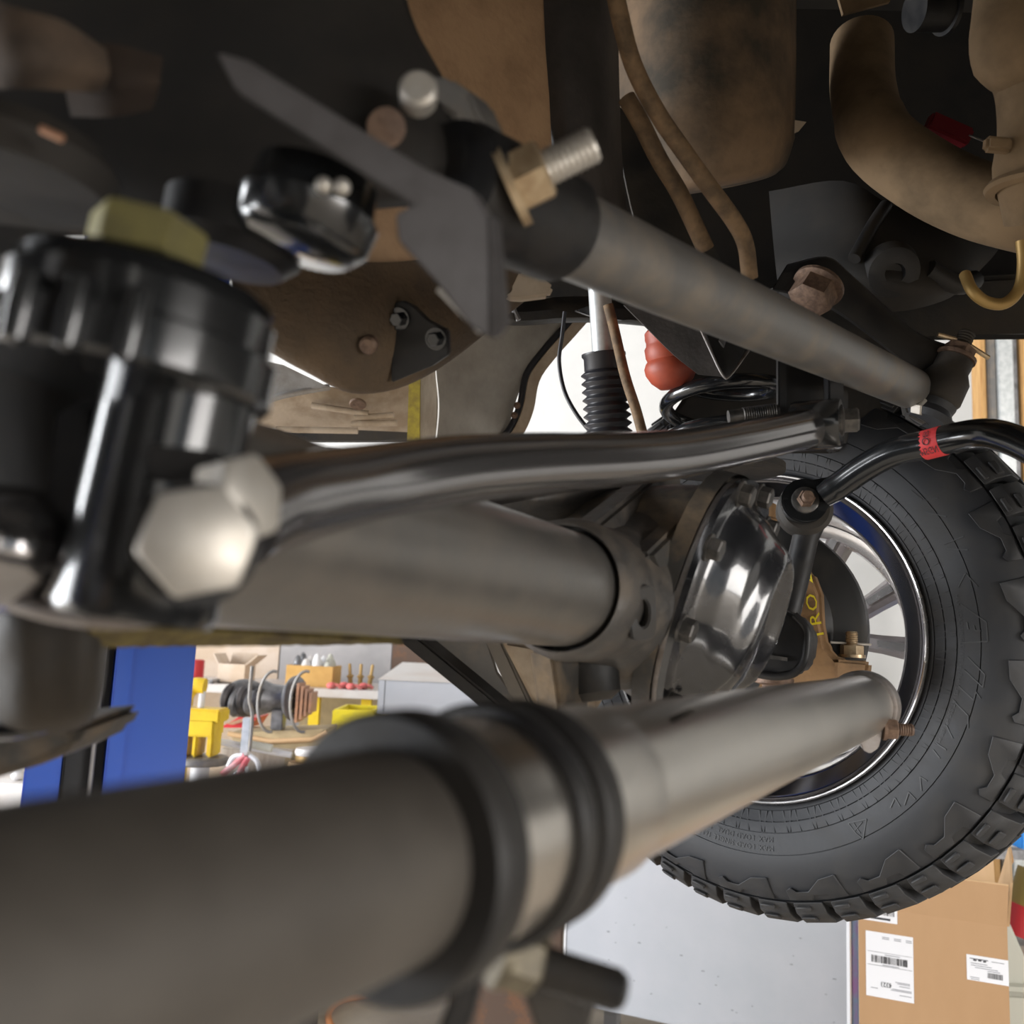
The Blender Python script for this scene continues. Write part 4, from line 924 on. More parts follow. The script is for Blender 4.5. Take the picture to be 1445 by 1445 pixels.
# lower control arm and skid seen below the axle tube
t = thing('control_arm', 'dark grey folded steel control arm slanting under the axle', 'control arm', P(650, 960, 0.85))
obj('upper_flange', G().prism([P(x, y, 0.82) for x, y in [(556, 900), (590, 900), (760, 1040), (740, 1050)]], D(0.3, 0.2, 1) * 0.02), M['black_satin'], t, bevel=0.002)
obj('web', G().prism([P(x, y, 0.86) for x, y in [(590, 896), (684, 900), (700, 950), (770, 1050), (750, 1045)]], D(0.3, 0.1, 1) * 0.006), M['grey_link'], t)
obj('lower_flange', G().prism([P(x, y, 0.84) for x, y in [(682, 900), (706, 902), (770, 1040), (745, 1040)]], D(0.3, 0.1, 1) * 0.02), M['axle_paint'], t, bevel=0.002)
g = G().prism([P(x, y, 0.83) for x, y in [(704, 902), (780, 915), (830, 930), (840, 1010), (770, 1030)]], D(0.3, 0.1, 1) * 0.05)
obj('axle_pad', g, M['body_tan'], None, 'dusty tan axle pad bracket below the tube collar', 'bracket', bevel=0.004)
# dirty lifting strap hanging under the axle tube
g = G(); rows = []
for i in range(41):
    f = i / 40; x = 120 + 440 * f; d = 0.36 + 0.19 * f
    rows.append([P(x, 872 + 26 * f, d), P(x, 880 + 22 * f, d - 0.002), P(x, 906 + random.uniform(-1.2, 1.2) - 4 * f, d + 0.01)])
obj('lifting_strap', G().grid(rows), M['strap_olive'], None, 'frayed olive lifting strap edge under the grey axle tube', 'strap', solid=0.003)

g = G().prism([P(x, y, 1.29) for x, y in [(958, 425), (1320, 425), (1320, 560), (1180, 640), (950, 640), (945, 590), (975, 545), (972, 520)]], D(0.2, 0.1, 1) * 0.03)
obj('spring_tower_wall', g, M['deep_black'], None, 'black far frame wall behind the coil spring and red stop', 'frame wall', bevel=0.006)
mat('rust_boot_shaded', (0.035, 0.022, 0.014), (0.02, 0.013, 0.009), 18, rough=0.9)  # brown darkened so the boot looks shaded
mat('boot_tan_shaded', (0.11, 0.075, 0.05), (0.05, 0.036, 0.026), 18, rough=0.9)  # tan dust colour darkened to put shade on the boot
mat('bracket_grey_shaded', (0.085, 0.080, 0.082), (0.06, 0.055, 0.055), 30, rough=0.5, metal=0.3)  # plate grey darkened, shade is in the colour

# ------------------------------------------------------------------ blurred near-side parts
t = thing('ball_joint_housing', 'glossy black ball joint housing with two large zinc hex bolts', 'joint housing', P(200, 850, 0.2720))
JA = D(0.17, 0.98, 0.12)
c = P(196, 470, 0.2805)
obj('flange_ring', G().lathe(c, JA, [(0.00000, -0.01700), (0.04080, -0.01700), (0.04250, -0.01530), (0.04250, -0.00340), (0.03952, -0.00170), (0.03952, 0.00850), (0.03740, 0.01020), (0.03570, 0.01530), (0.03740, 0.0140), (0.0300, 0.0165), (0, 0.0175)], 48), M['joint_black'], t)
for k in range(3):
    an = R(-18 + 20 * k); u_, v_, _ = frame(JA)
    p = c + u_ * 0.0421 * math.cos(an) + v_ * 0.0421 * math.sin(an)
    obj('flange_knob', G().lathe(p, JA, [(0, -0.01870), (0.00357, -0.01700), (0.00408, -0.00850), (0.00357, 0.00170), (0, 0.00340)], 14), M['joint_black'], t)
c = P(228, 690, 0.2762)
obj('stem', G().lathe(c, JA, [(0.00000, -0.03910), (0.02210, -0.03910), (0.02380, -0.03570), (0.02227, -0.01700), (0.02193, 0.03570), (0, 0.03570)], 40), M['joint_black'], t)
obj('stem_flat', G().prism([P(x, y, 0.2525) for x, y in [(206, 626), (304, 636), (306, 682), (206, 676)]], D(0.25, 0, 1) * 0.006), M['black_satin'], t, bevel=0.001)
c = P(62, 745, 0.2975)
obj('socket_ball', G().ball(P(6, 775, 0.285), 0.027, 0.027, 0.020, 32), M['bar_black'], t)
obj('socket_rim', G().tube(catmull([P(-60, 800, 0.2762), P(0, 838, 0.2762), P(70, 862, 0.2737), P(150, 872, 0.2720), P(230, 866, 0.2703), P(292, 842, 0.2703)], 5), 0.0034, 14), M['steel_plate'], t)
g = G().prism([P(x, y, 0.2805) for x, y in [(70, 560), (140, 560), (150, 868), (60, 868), (40, 800)]], D(0.2, 0, 1) * 0.025)
obj('side_web', g, M['joint_black'], t, bevel=0.004)
def hexbolt(parent, face, ax, af, hgt, m, rot, washer=0.0, name='hex_bolt'):
    base = face - ax * hgt; g = G().hexa(base, ax, af, hgt, 0.10, rot)
    b = obj(name, g, m, parent, bevel=0.0006)
    if washer:
        obj('bolt_washer', G().lathe(base - ax * 0.004, ax, [(0, 0), (washer, 0), (washer, 0.00340), (0, 0.00340)], 36), M['black_satin'], b)
    return b
hexbolt(t, P(280, 762, 0.2227), D(0.36, 0.10, -0.93), 0.0255, 0.0136, M['zinc'], 14, 0.016)
hexbolt(t, P(362, 700, 0.2465), D(0.90, 0.16, -0.42), 0.0221, 0.012, M['zinc'], 22, 0.0)
c = P(205, 352, 0.2677)
obj('zinc_nut', G().hexa(c - JA * 0.0034, JA, 0.029, 0.0123, 0.1, 40), M['zinc_yellow'], t, bevel=0.0006)
rows = [[(-200, 300, .36), (0, 320, .335), (120, 340, .335), (200, 380, .36)], [(-200, 560, .36), (0, 560, .33), (110, 560, .33), (190, 560, .36)], [(-200, 760, .36), (0, 760, .33), (110, 760, .33), (170, 760, .36)], [(-200, 850, .38), (0, 858, .35), (110, 866, .35), (160, 866, .38)]]
obj('knuckle_wall', G().loft(px(rows), 4, 4), M['deep_black'], t, solid=0.003, smooth=80)
# lower arm at the left edge
t = thing('forged_arm', 'black forged arm end beside the blue post', 'arm', P(60, 1060, 0.4))
rows = [[(-60, 840, .40), (0, 842, .36), (80, 850, .36), (140, 860, .37), (155, 866, .42)], [(-60, 940, .40), (10, 940, .355), (80, 945, .355), (136, 945, .365), (150, 945, .42)], [(-60, 1010, .40), (10, 1015, .355), (80, 1012, .355), (128, 1000, .365), (143, 990, .42)], [(-60, 1044, .40), (10, 1046, .37), (70, 1042, .37), (112, 1028, .38), (128, 1020, .42)]]
obj('arm_body', G().loft(px(rows), 5, 5), M['black_dirty'], t, solid=0.004, smooth=80)
obj('arm_lip', G().tube(catmull([P(-60, 1034, .36), P(20, 1032, .36), P(80, 1018, .365), P(112, 996, .37)], 4), 0.003, 12), M['black_gloss'], t)
g = G().prism([P(x, y, 0.43) for x, y in [(-80, 1040), (120, 1022), (100, 1058), (50, 1082), (-80, 1120)]], D(0.2, 0, 1) * 0.05)
obj('skid_corner', g, M['cast_dirty'], None, 'dusty brown plate corner under the black forged arm', 'plate', bevel=0.004)
# bracket and castings in the dark upper left
t = thing('bracket_plate', 'grey steel bracket plate with a folded edge pointing down', 'bracket', P(680, 470, 0.34))
pts = [(300, 70), (348, 84), (600, 238), (668, 268), (690, 305), (704, 440), (708, 462), (690, 476), (664, 462), (612, 396), (560, 340), (556, 300), (580, 288), (470, 218), (330, 128)]
obj('plate', G().prism([P(x, y, 0.30 + (x - 300) * 0.00009) for x, y in pts], D(0.5, 0, 1) * 0.005), M['bracket_grey_shaded'], t, bevel=0.001)
obj('plate_fold', G().prism([P(x, y, 0.3345) for x, y in [(686, 300), (702, 308), (716, 455), (700, 476), (688, 476)]], D(0.4, 0, 1) * 0.004), M['bracket_grey_shaded'], t, bevel=0.001)
obj('plate_lip', G().tube([P(622, 404, 0.336), P(682, 466, 0.34)], 0.0022, 10), M['zinc'], t)
t = thing('black_casting', 'black casting behind the grey pointed bracket plate', 'casting', P(380, 380, 0.42))
rows = [[(-250, -150, .44), (100, -150, .40), (350, -150, .40), (500, -150, .42), (540, -150, .5)], [(-250, 0, .44), (100, 0, .40), (350, 0, .39), (540, 10, .42), (580, 20, .5)], [(-250, 150, .44), (100, 150, .40), (350, 150, .39), (590, 110, .41), (625, 110, .5)], [(-250, 260, .44), (100, 260, .40), (350, 250, .39), (640, 250, .41), (690, 250, .5)], [(-250, 330, .46), (100, 330, .42), (330, 340, .40), (500, 300, .43), (600, 290, .5)]]
obj('casting_body', G().loft(px(rows), 5, 5), M['deep_black'], t, solid=0.004, smooth=80)
c = P(436, 300, 0.35); ax = D(0.25, 0.95, 0.1)
obj('bushing_cup', G().lathe(c, ax, [(0, -0.016), (0.020, -0.015), (0.0255, -0.010), (0.027, 0.0), (0.0245, 0.003), (0.023, 0.014), (0, 0.016)], 36), M['black_gloss'], t)
c = P(335, 315, 0.37)
obj('bushing_cup', G().lathe(c, D(0.2, 0.95, 0.1), [(0, -0.018), (0.022, -0.017), (0.028, -0.011), (0.029, 0.004), (0, 0.006)], 36), M['black_satin'], t)
for x, y in ((456, 262), (482, 264)):
    obj('grease_fitting', G().ball(P(x, y, 0.325), 0.0032, n=14), M['zinc'], t)
c = P(590, 130, 0.38); obj('cap_screw', G().lathe(c, D(0.1, 0.1, -1), [(0.008, -0.006), (0.008, 0.003), (0.006, 0.005), (0, 0.005)], 20), M['zinc'], t)
c = P(545, 180, 0.385); obj('rust_plug', G().lathe(c, D(0.2, -0.4, -1), [(0.008, -0.006), (0.008, 0.003), (0, 0.004)], 20), M['bolt_rust'], t)
rows = [[(-60, -20, .33), (20, 10, .31), (90, 30, .315), (150, 70, .34)], [(-60, 60, .325), (20, 70, .30), (90, 85, .31), (155, 105, .335)], [(-60, 130, .335), (20, 125, .31), (90, 128, .32), (140, 132, .34)]]
obj('dusty_boot', G().loft(px(rows), 4, 4), M['boot_tan_shaded'], None, 'dusty tan boot above the black joint', 'boot', solid=0.003, smooth=80)
rows = [[(80, 70, .36), (150, 60, .35), (230, 80, .36)], [(90, 120, .355), (155, 115, .345), (225, 120, .355)], [(100, 165, .37), (160, 165, .36), (215, 155, .37)]]
obj('rusty_boot', G().loft(px(rows), 4, 4), M['rust_boot_shaded'], None, 'dark brown rubber boot next to the dusty tan boot', 'boot', solid=0.003, smooth=80)
t = thing('domed_cover', 'black domed cap with a copper coloured mark', 'cap', P(60, 260, 0.33))
c = P(30, 225, 0.33); obj('cap_dome', G().lathe(c, JA, [(0.0, -0.01), (0.032, -0.010), (0.034, 0.0), (0.028, 0.008), (0, 0.012)], 36), M['deep_black'], t)
obj('copper_mark', G().tube([P(58, 182, 0.292), P(88, 196, 0.292)], 0.0013, 10), M['copper'], t)
# black bar end bracket behind the track bar
g = G().prism([P(x, y, 0.50) for x, y in [(325, 590), (372, 602), (440, 628), (500, 632), (500, 700), (325, 720)]], D(0.3, 0, 1) * 0.02)
obj('bar_end_bracket', g, M['deep_black'], None, 'black bracket plate behind the near end of the track bar', 'bracket', bevel=0.003)

# ------------------------------------------------------------------ workshop behind
# blue lift post with a black fill for its shaded inside and cable
t = thing('lift_post', 'blue painted steel lift post with black filled shaded channel and grey cable', 'lift post', (onY(160, 1100, 2.0).x, 2.0, 0))
def vpost(x0, x1, Y0, Y1, m, name, z1=3.4, bev=0.004, par=None):
    return obj(name, G().span((x0, Y0, 0.0), (x1, Y1, z1)), m, par or t, bevel=bev)
xa = onY(163, 1020, 2.0).x; xb = onY(263, 1020, 2.0).x; xc = onY(100, 1020, 2.0).x; xd = onY(55, 1020, 2.0).x
vpost(xa, xb, 2.0, 2.02, M['blue_paint'], 'front_flange'); vpost(xb - 0.012, xb, 2.02, 2.30, M['blue_paint'], 'side_web')
vpost(xd, xb, 2.30, 2.312, M['blue_paint'], 'back_web'); vpost(xd, xd + 0.012, 2.02, 2.30, M['blue_paint'], 'side_web'); vpost(xd, xc, 2.0, 2.02, M['blue_paint'], 'front_flange')
vpost(xa - 0.012, xa + 0.024, 1.985, 2.0, M['blue_paint'], 'flange_return'); 
vpost(xc + 0.002, xa - 0.014, 2.06, 2.2, M['channel_shade_black'], 'channel_shade_fill', 2.6)  # black block painting the shade of the deep channel
xm = xc + (xa - xc) * 0.62
obj('lift_cable', G().tube([(xm, 2.035, 0.3), (xm, 2.035, 2.6)], 0.006, 10), M['cable'], t)
obj('base_plate', G().span((xd - 0.12, 1.9, 0), (xb + 0.12, 2.45, 0.02)), M['blue_paint'], t)
t.rotation_euler.z = R(24)          # turned to face the bay

def Bx(name, x0, x1, y0, y1, Y, dep, m, label, cat, z0=None, bev=0.004, group=None, parent=None):
    a = onY(x0, y1, Y); b = onY(x1, y0, Y); xs0 = onY(x0, (y0 + y1) / 2, Y).x; xs1 = onY(x1, (y0 + y1) / 2, Y).x
    zz = onY((x0 + x1) / 2, y1, Y).z if z0 is None else z0
    return obj(name, G().span((xs0, Y, zz), (xs1, Y + dep, onY((x0 + x1) / 2, y0, Y).z)), m, parent, label, cat, group, bevel=bev)
# grey partition panel and bench along the back left
YB = 4.6
zb = onY(450, 972, YB).z                       # bench top height
bt = thing('workbench', 'long workbench with pale worn edge and yellow legs by the back wall', 'workbench', (onY(400, 980, YB).x, YB + 0.3, 0))
obj('bench_top', G().span((onY(-40, 975, YB).x, YB, zb - 0.04), (onY(545, 975, YB).x, YB + 0.75, zb)), M['cab_light'], bt, bevel=0.004)
for xx in (255, 440, 514):
    X = onY(xx, 1000, YB).x; obj('bench_leg', G().span((X - 0.025, YB + 0.05, 0), (X + 0.025, YB + 0.10, zb - 0.04)), M['yellow_paint'], bt)
obj('back_shelf', G().span((onY(380, 1000, YB).x, YB + 0.7, 0.05), (onY(545, 1000, YB).x, YB + 0.74, zb - 0.05)), M['tan_tray'], bt)
g = G().span((onY(395, 930, 5.42).x, 5.42, 0), (onY(552, 930, 5.42).x, 5.48, onY(470, 780, 5.42).z))
obj('partition', g, M['wall_grey'], None, 'grey partition panel behind the workbench', 'partition')
g = G().span((onY(553, 930, 5.42).x, 5.42, 0), (onY(640, 930, 5.42).x, 5.5, onY(600, 780, 5.42).z))
obj('shutter', g, M['rust_brown'], None, 'brown rusty panel to the side of the grey partition', 'panel')
def open_carton(name, x0, x1, y0, y1, Y, dep, z0, m, label, flaps=True):
    xs0 = onY(x0, y1, Y).x; xs1 = onY(x1, y1, Y).x; z1 = onY(x0, y0, Y).z; th = 0.006
    t = thing(name, label, 'carton', ((xs0 + xs1) / 2, Y + dep / 2, z0))
    for a, b in (((xs0, Y, z0), (xs1, Y + th, z1)), ((xs0, Y + dep - th, z0), (xs1, Y + dep, z1)), ((xs0, Y + th, z0), (xs0 + th, Y + dep - th, z1)), ((xs1 - th, Y + th, z0), (xs1, Y + dep - th, z1))):
        obj('side', G().span(a, b), m, t)
    obj('bottom', G().span((xs0, Y, z0), (xs1, Y + dep, z0 + th)), m, t)
    if flaps:
        h = (xs1 - xs0) * 0.4
        obj('flap', G().prism([(xs1, Y, z1), (xs1, Y + dep, z1), (xs1 + h, Y + dep, z1 + h * 0.9), (xs1 + h, Y, z1 + h * 0.9)], (0.004, 0, -0.004)), m, t)
        obj('flap', G().prism([(xs0, Y + dep, z1), (xs1, Y + dep, z1), (xs1, Y + dep + h * .5, z1 + h), (xs0, Y + dep + h * .5, z1 + h)], (0, 0.006, 0)), m, t)
        obj('flap', G().prism([(xs0, Y, z1), (xs0, Y + dep, z1), (xs0 - h * .5, Y + dep, z1 + h * .9), (xs0 - h * .5, Y, z1 + h * .9)], (-0.004, 0, -0.002)), m, t)
    return t
open_carton('carton', 306, 344, 936, 962, 4.72, 0.2, zb, M['card_pale'], 'small pale open carton with raised flaps on the workbench')
open_carton('carton', 402, 468, 938, 968, 4.72, 0.25, zb, M['card_orange'], 'orange brown carton full of metal scraps on the workbench', False)
for k in range(16):
    xl, xr = onY(402, 968, 4.72).x, onY(468, 968, 4.72).x
    hz = 0.054 + 0.007 * (k * 7 % 5); p = Vector((xl + 0.034 + (xr - xl - 0.068) * (k % 4) / 3, 4.755 + 0.06 * (k // 4), zb + 0.006 + hz))
    g = G().ball(p, 0.026, 0.027, hz, 12)
    obj('metal_scrap', g, M[('grey_mach', 'cab_light', 'white_paint', 'beige_mach')[k % 4]], None, ('dark grey', 'pale grey', 'white', 'beige')[k % 4] + ' scrap lump piled in the orange brown carton', 'scrap', ('dark grey', 'pale grey', 'white', 'beige')[k % 4] + ' scraps in the orange carton')
# red glove pile, pliers and parts on the bench
for k in range(4):
    p = onY(468 + 14 * k, 966, 4.64); p.y = 4.64 + 0.075 * (k % 2); p.z = zb + 0.016
    obj('red_glove', G().ball(p, 0.026, 0.032, 0.017, 14).tube(catmull([p, p + Vector((0.028, -0.01, 0.004)), p + Vector((0.048, -0.004, -0.008))], 3), 0.0085, 8), M['red_cloth'], None, 'crumpled red work glove lying on the workbench edge', 'glove', 'red gloves on the bench')
for k in range(3):
    p = onY(496 + 13 * k, 950, 4.8); p.z = zb
    obj('drill_bit', G().lathe(p, (0.1 * (k - 1), 0, 1), [(0.012, 0), (0.012, 0.05), (0.02, 0.06), (0.008, 0.07), (0.008, 0.12), (0, 0.125)], 10), M['brass'], None, 'brass coloured fitting standing behind the red gloves', 'fitting', 'brass fittings on the bench')
g = G().span((onY(250, 930, 5.42).x, 5.42, 0), (onY(393, 930, 5.42).x, 5.47, onY(320, 780, 5.42).z))
obj('tan_board', g, M['card_pale'], None, 'pale tan board leaning behind the small carton', 'board')
# red tin and dark tool near the blue post
p = onY(272, 938, 4.95); g = G().lathe((p.x, p.y, zb), (0, 0, 1), [(0, 0), (0.06, 0), (0.06, 0.1), (0.055, 0.104), (0, 0.104)], 24)
obj('red_tin', g, M['red_paint'], None, 'red round tin on the workbench beside the blue post', 'tin')
for k in range(5):
    p = onY(262 + 9 * k, 962, 4.63)
    obj('wrench', G().tube([(p.x, 4.63, zb + 0.010), (p.x + 0.012, 4.71, zb + 0.014)], 0.009, 8).hexa((p.x - 0.005, 4.63, zb), (0, 0, 1), 0.026, 0.012), M['white_paint' if k % 2 else 'grey_mach'], None, ('white' if k % 2 else 'grey') + ' hand tool lying on the workbench behind the yellow vise', 'tool', ('white' if k % 2 else 'grey') + ' hand tools behind the vise')
# stool with yellow vise in front of the bench
YS = 3.3
zs = onY(285, 1067, YS).z; cx = onY(284, 1067, YS).x
t = thing('shop_stool', 'round grey topped shop stand carrying the yellow vise', 'stand', (cx, YS, 0))
obj('stool_top', G().lathe((cx, YS, zs), (0, 0, -1), [(0, 0), (0.088, 0), (0.094, 0.006), (0.094, 0.022), (0.088, 0.028), (0, 0.028)], 32), M['grey_link'], t)
obj('stool_post', G().lathe((cx, YS, 0), (0, 0, 1), [(0.09, 0), (0.09, 0.02), (0.03, 0.04), (0.032, zs - 0.028), (0, zs - 0.028)], 24), M['white_paint'], t)
t = thing('bench_vise', 'yellow cast bench vise standing on the round stand', 'vise', (cx, YS, zs))
def vb(x0, x1, y0, y1, Y, dep, m, nm, bev=0.006):
    a = onY(x0, y1, Y); b = onY(x1, y0, Y); return obj(nm, G().span((a.x, Y - dep / 2, a.z), (b.x, Y + dep / 2, b.z)), m, t, bevel=bev)
vb(256, 270, 1032, 1066, YS, 0.10, M['yellow_paint'], 'foot'); vb(276, 286, 1032, 1066, YS, 0.10, M['yellow_paint'], 'foot'); vb(296, 308, 1032, 1066, YS, 0.10, M['yellow_paint'], 'foot')
vb(256, 310, 1014, 1036, YS, 0.12, M['yellow_paint'], 'body'); vb(256, 318, 1000, 1016, YS, 0.12, M['yellow_paint'], 'jaw_base')
a = onY(272, 985, YS); obj('jaw_arm', G().tube(catmull([(a.x - 0.03, YS, onY(272, 1004, YS).z), (a.x - 0.03, YS, a.z), (a.x + 0.0, YS, onY(272, 968, YS).z), (a.x + 0.04, YS, onY(280, 968, YS).z)], 4), 0.028, 14), M['yellow_paint'], t)
a = onY(284, 992, YS); obj('screw', G().lathe(a + Vector((0, 0, -0.02)), (0, 0, 1), [(0, 0), (0.012, 0), (0.012, 0.06), (0, 0.06)], 12), M['white_paint'], t)
# gearbox assembly on a steel stand
YG = 3.7
t = thing('gearbox_assembly', 'old grey gearbox and axle parts with round steel plates and copper flange', 'gearbox', onY(375, 1040, YG))
c = onY(345, 985, YG)
obj('gear_case', G().ball(c, 0.085, 0.10, 0.075, 20), M['dark_mach'], t)
for k in range(5): obj('case_rib', G().lathe(onY(322 + 10 * k, 985 + (k % 2) * 6, YG - 0.06), (1, -0.3, -0.1), [(0, 0), (0.055 - 0.004 * k, 0), (0.06 - 0.004 * k, 0.008), (0.05 - 0.003 * k, 0.02), (0, 0.02)], 20), M['grey_mach' if k % 2 else 'dark_mach'], t)
c = onY(388, 985, YG); obj('shaft_housing', G().lathe(c - Vector((0.05, 0, 0)), (1, 0.1, 0), [(0, 0), (0.07, 0), (0.055, 0.04), (0.05, 0.10), (0.06, 0.12), (0, 0.12)], 24), M['grey_mach'], t)
for x, rx in ((362, 1), (408, -1)):
    pts = []
    for k in range(15):
        an = R(80 + 200 * k / 14); p = onY(x + 22, 990, YG - 0.1); pts.append(p + Vector((0.055 * math.cos(an), 0.0, 0.115 * math.sin(an))))
    obj('backing_plate_edge', G().tube(pts, 0.006, 8), M['grey_link'], t)
c = onY(414, 985, YG); bp_ = obj('brake_plate', G().lathe(c, (1, -0.35, 0), [(0, 0), (0.085, 0), (0.088, 0.006), (0.085, 0.012), (0, 0.012)], 32), M['grey_mach'], t)
for k in range(3): cut(bp_, G().lathe(c + Vector((-0.03, 0.0, -0.05 + 0.05 * k)), (1, -0.35, 0), [(0.012, -0.03), (0.012, 0.09)], 16))
for k in range(4): p = onY(424 + 6 * k, 985, YG); obj('copper_fin', G().span((p.x - 0.005, YG - 0.06, p.z - 0.09 + 0.012 * k), (p.x + 0.005, YG + 0.06, p.z + 0.06 - 0.012 * k)), M['copper'], t)
c = onY(393, 1012, YG); obj('support_leg', G().span((c.x - 0.02, YG - 0.04, onY(393, 1032, YG - 0.08).z - 0.001), (c.x + 0.025, YG + 0.03, c.z + 0.03)), M['grey_mach'], t, bevel=0.004)
t = thing('red_toolbox', 'red steel toolbox corner under the old gearbox', 'toolbox', onY(322, 1035, YG + 0.1))
obj('box_body', G().prism([onY(x, y - 5, YG + 0.1) for x, y in [(310, 1032), (342, 1014), (362, 1018), (352, 1032)]], (0, 0.2, 0)), M['red_paint'], t)
obj('box_lid', G().prism([onY(x, y - 5, YG + 0.09) for x, y in [(318, 1026), (344, 1018), (352, 1021), (328, 1028)]], (0, 0.02, 0)), M['copper'], t)
# trays and tub under the gearbox
t = thing('parts_tub', 'tan plastic parts tub under the gearbox assembly', 'tub', (onY(400, 1045, YG).x, YG, 0))
pts = [(322, 1034), (462, 1030), (455, 1052), (440, 1062), (380, 1062), (330, 1048)]
obj('tub_wall', G().prism([onY(x, y, YG - 0.08) for x, y in pts], (0, 0.25, 0)), M['tan_tray'], t, bevel=0.006)
obj('tub_rim', G().tube([onY(x, y, YG - 0.085) for x, y in [(322, 1035), (380, 1046), (440, 1044), (462, 1034)]], 0.010, 10), M['card_in'], t)
obj('tub_stand', G().span((onY(340, 1060, YG).x, YG - 0.05, 0), (onY(440, 1060, YG).x, YG + 0.15, onY(400, 1060, YG).z)), M['cab_dark'], t)
CRY = 3.52
t = thing('grey_crate', 'weathered grey wooden crate with pale rails below the parts tub', 'crate', (onY(360, 1100, 3.4).x, 3.45, 0))
obj('crate_front', G().prism([onY(x, y, 3.42) for x, y in [(312, 1056), (410, 1066), (400, 1110), (322, 1180), (316, 1100)]], (0, 0.17, 0)), M['wood_white'], t)
obj('crate_rail', G().tube([onY(308, 1046, 3.40), onY(412, 1066, 3.40)], 0.012, 10), M['white_paint'], t)
obj('crate_rail', G().tube([onY(340, 1048, 3.38), onY(384, 1056, 3.38)], 0.014, 10), M['beige_mach'], t)
obj('crate_post', G().prism([onY(x, y, 3.41) for x, y in [(404, 1064), (412, 1060), (408, 1100), (396, 1110)]], (0, 0.1, 0)), M['tan_tray'], t)
obj('crate_base', G().span((onY(325, 1120, 3.42).x, 3.44, 0), (onY(400, 1120, 3.42).x, 3.59, onY(350, 1112, 3.42).z)), M['wood_white'], t)
# steel post with hooks and straps
t = thing('strap_stand', 'silver steel post with red and grey straps knotted round it', 'stand', (onY(346, 1060, 3.1).x, 3.1, 0))
obj('post', G().span((onY(341, 1060, 3.1).x, 3.08, 0.0), (onY(352, 1060, 3.1).x, 3.11, onY(346, 1012, 3.1).z)), M['galv'], t, bevel=0.002)
for pts, m, r in (([(356, 940), (352, 985), (356, 1010), (352, 1060)], 'grey_link', 0.006), ([(346, 1066), (332, 1078), (314, 1094)], 'pink_strap', 0.011), ([(350, 1068), (342, 1084), (334, 1102)], 'pink_strap', 0.011), ([(346, 1066), (330, 1068), (322, 1082)], 'white_paint', 0.008), ([(352, 1066), (362, 1074), (366, 1090), (362, 1106)], 'white_paint', 0.008), ([(346, 1082), (326, 1100), (322, 1124)], 'galv', 0.007), ([(348, 1082), (350, 1100), (354, 1112)], 'galv', 0.007), ([(340, 1096), (332, 1106), (340, 1118)], 'white_paint', 0.006)):
    obj('strap', G().tube(catmull([onY(x, y, 3.05) for x, y in pts], 4), r, 10), M[m], t)
# coil of strapping and yellow bin
c = onY(440, 1082, 3.3)
t = thing('strap_reel', 'stack of tan and brown strapping reels beside the yellow bin', 'reel', (c.x, 3.3, c.z - 0.12))
for k, (r_, dz, m) in enumerate(((0.075, 0.0, 'copper'), (0.080, 0.028, 'tan_tray'), (0.078, 0.05, 'card_in'), (0.055, 0.075, 'brass'), (0.058, 0.098, 'cab_light'))):
    obj('reel_ring', G().lathe((c.x, 3.3, c.z - 0.06 + dz), (0, 0, 1), [(0, 0), (r_, 0), (r_ + 0.004, 0.012), (r_, 0.024), (0, 0.024)], 28), M[m], t)
obj('reel_base', G().lathe((c.x, 3.3, 0), (0, 0, 1), [(0, 0), (0.08, 0), (0.075, c.z - 0.06), (0, c.z - 0.06)], 24), M['cab_dark'], t)
YY = 4.0; x0 = onY(468, 1030, YY).x; x1 = onY(528, 1030, YY).x; z1 = onY(500, 1002, YY).z; z2 = onY(500, 1026, YY).z
t = thing('yellow_bin', 'yellow plastic bin with worn rim next to the pale grey tool chest', 'bin', ((x0 + x1) / 2, YY, 0))
bb_ = obj('bin_body', G().prism([(x0 + 0.01, YY, z2), (x1 - 0.01, YY, z2), (x1 - 0.04, YY, 0), (x0 + 0.04, YY, 0)], (0, 0.3, 0)), M['yellow_bin'], t, bevel=0.006)
br_ = obj('bin_rim', G().span((x0, YY - 0.012, z2), (x1, YY + 0.31, z1)), M['yellow_bin'], t, bevel=0.006)
hole = lambda: G().span((x0 + 0.018, YY + 0.008, 0.03), (x1 - 0.018, YY + 0.29, z1 + 0.05))
cut(br_, hole()); cut(bb_, G().prism([(x0 + 0.018, YY + 0.008, z2 + 0.02), (x1 - 0.018, YY + 0.008, z2 + 0.02), (x1 - 0.05, YY + 0.008, 0.03), (x0 + 0.05, YY + 0.008, 0.03)], (0, 0.282, 0)))
# pale grey tool chest
YC = 3.95; a = onY(532, 1000, YC); b = onY(760, 1000, YC); zt = onY(600, 962, YC).z; zl = onY(600, 1012, YC).z
t = thing('tool_chest', 'pale grey steel tool chest with sloping lid behind the tie rod', 'chest', ((a.x + b.x) / 2, YC + 0.2, 0))
cb_ = obj('chest_body', G().span((a.x, YC, zl), (b.x, YC + 0.45, zt)), M['cab_grey'], t, bevel=0.004)
zl2 = onY(600, 936, YC + 0.45).z
obj('chest_lid', G().prism([(a.x - 0.002, YC - 0.004, zt), (a.x + 0.05, YC + 0.40, zl2), (b.x, YC + 0.40, zl2), (b.x, YC - 0.004, zt)], (0, 0.012, 0.002)), M['cab_light'], t)
cut(cb_, G().span((a.x + 0.026, YC - 0.01, zl - 0.01), (a.x + 0.030, YC + 0.012, zt + 0.01)))
obj('chest_foot', G().span((a.x + 0.05, YC + 0.02, 0.0), (b.x, YC + 0.4, zl)), M['cab_grey'], t)
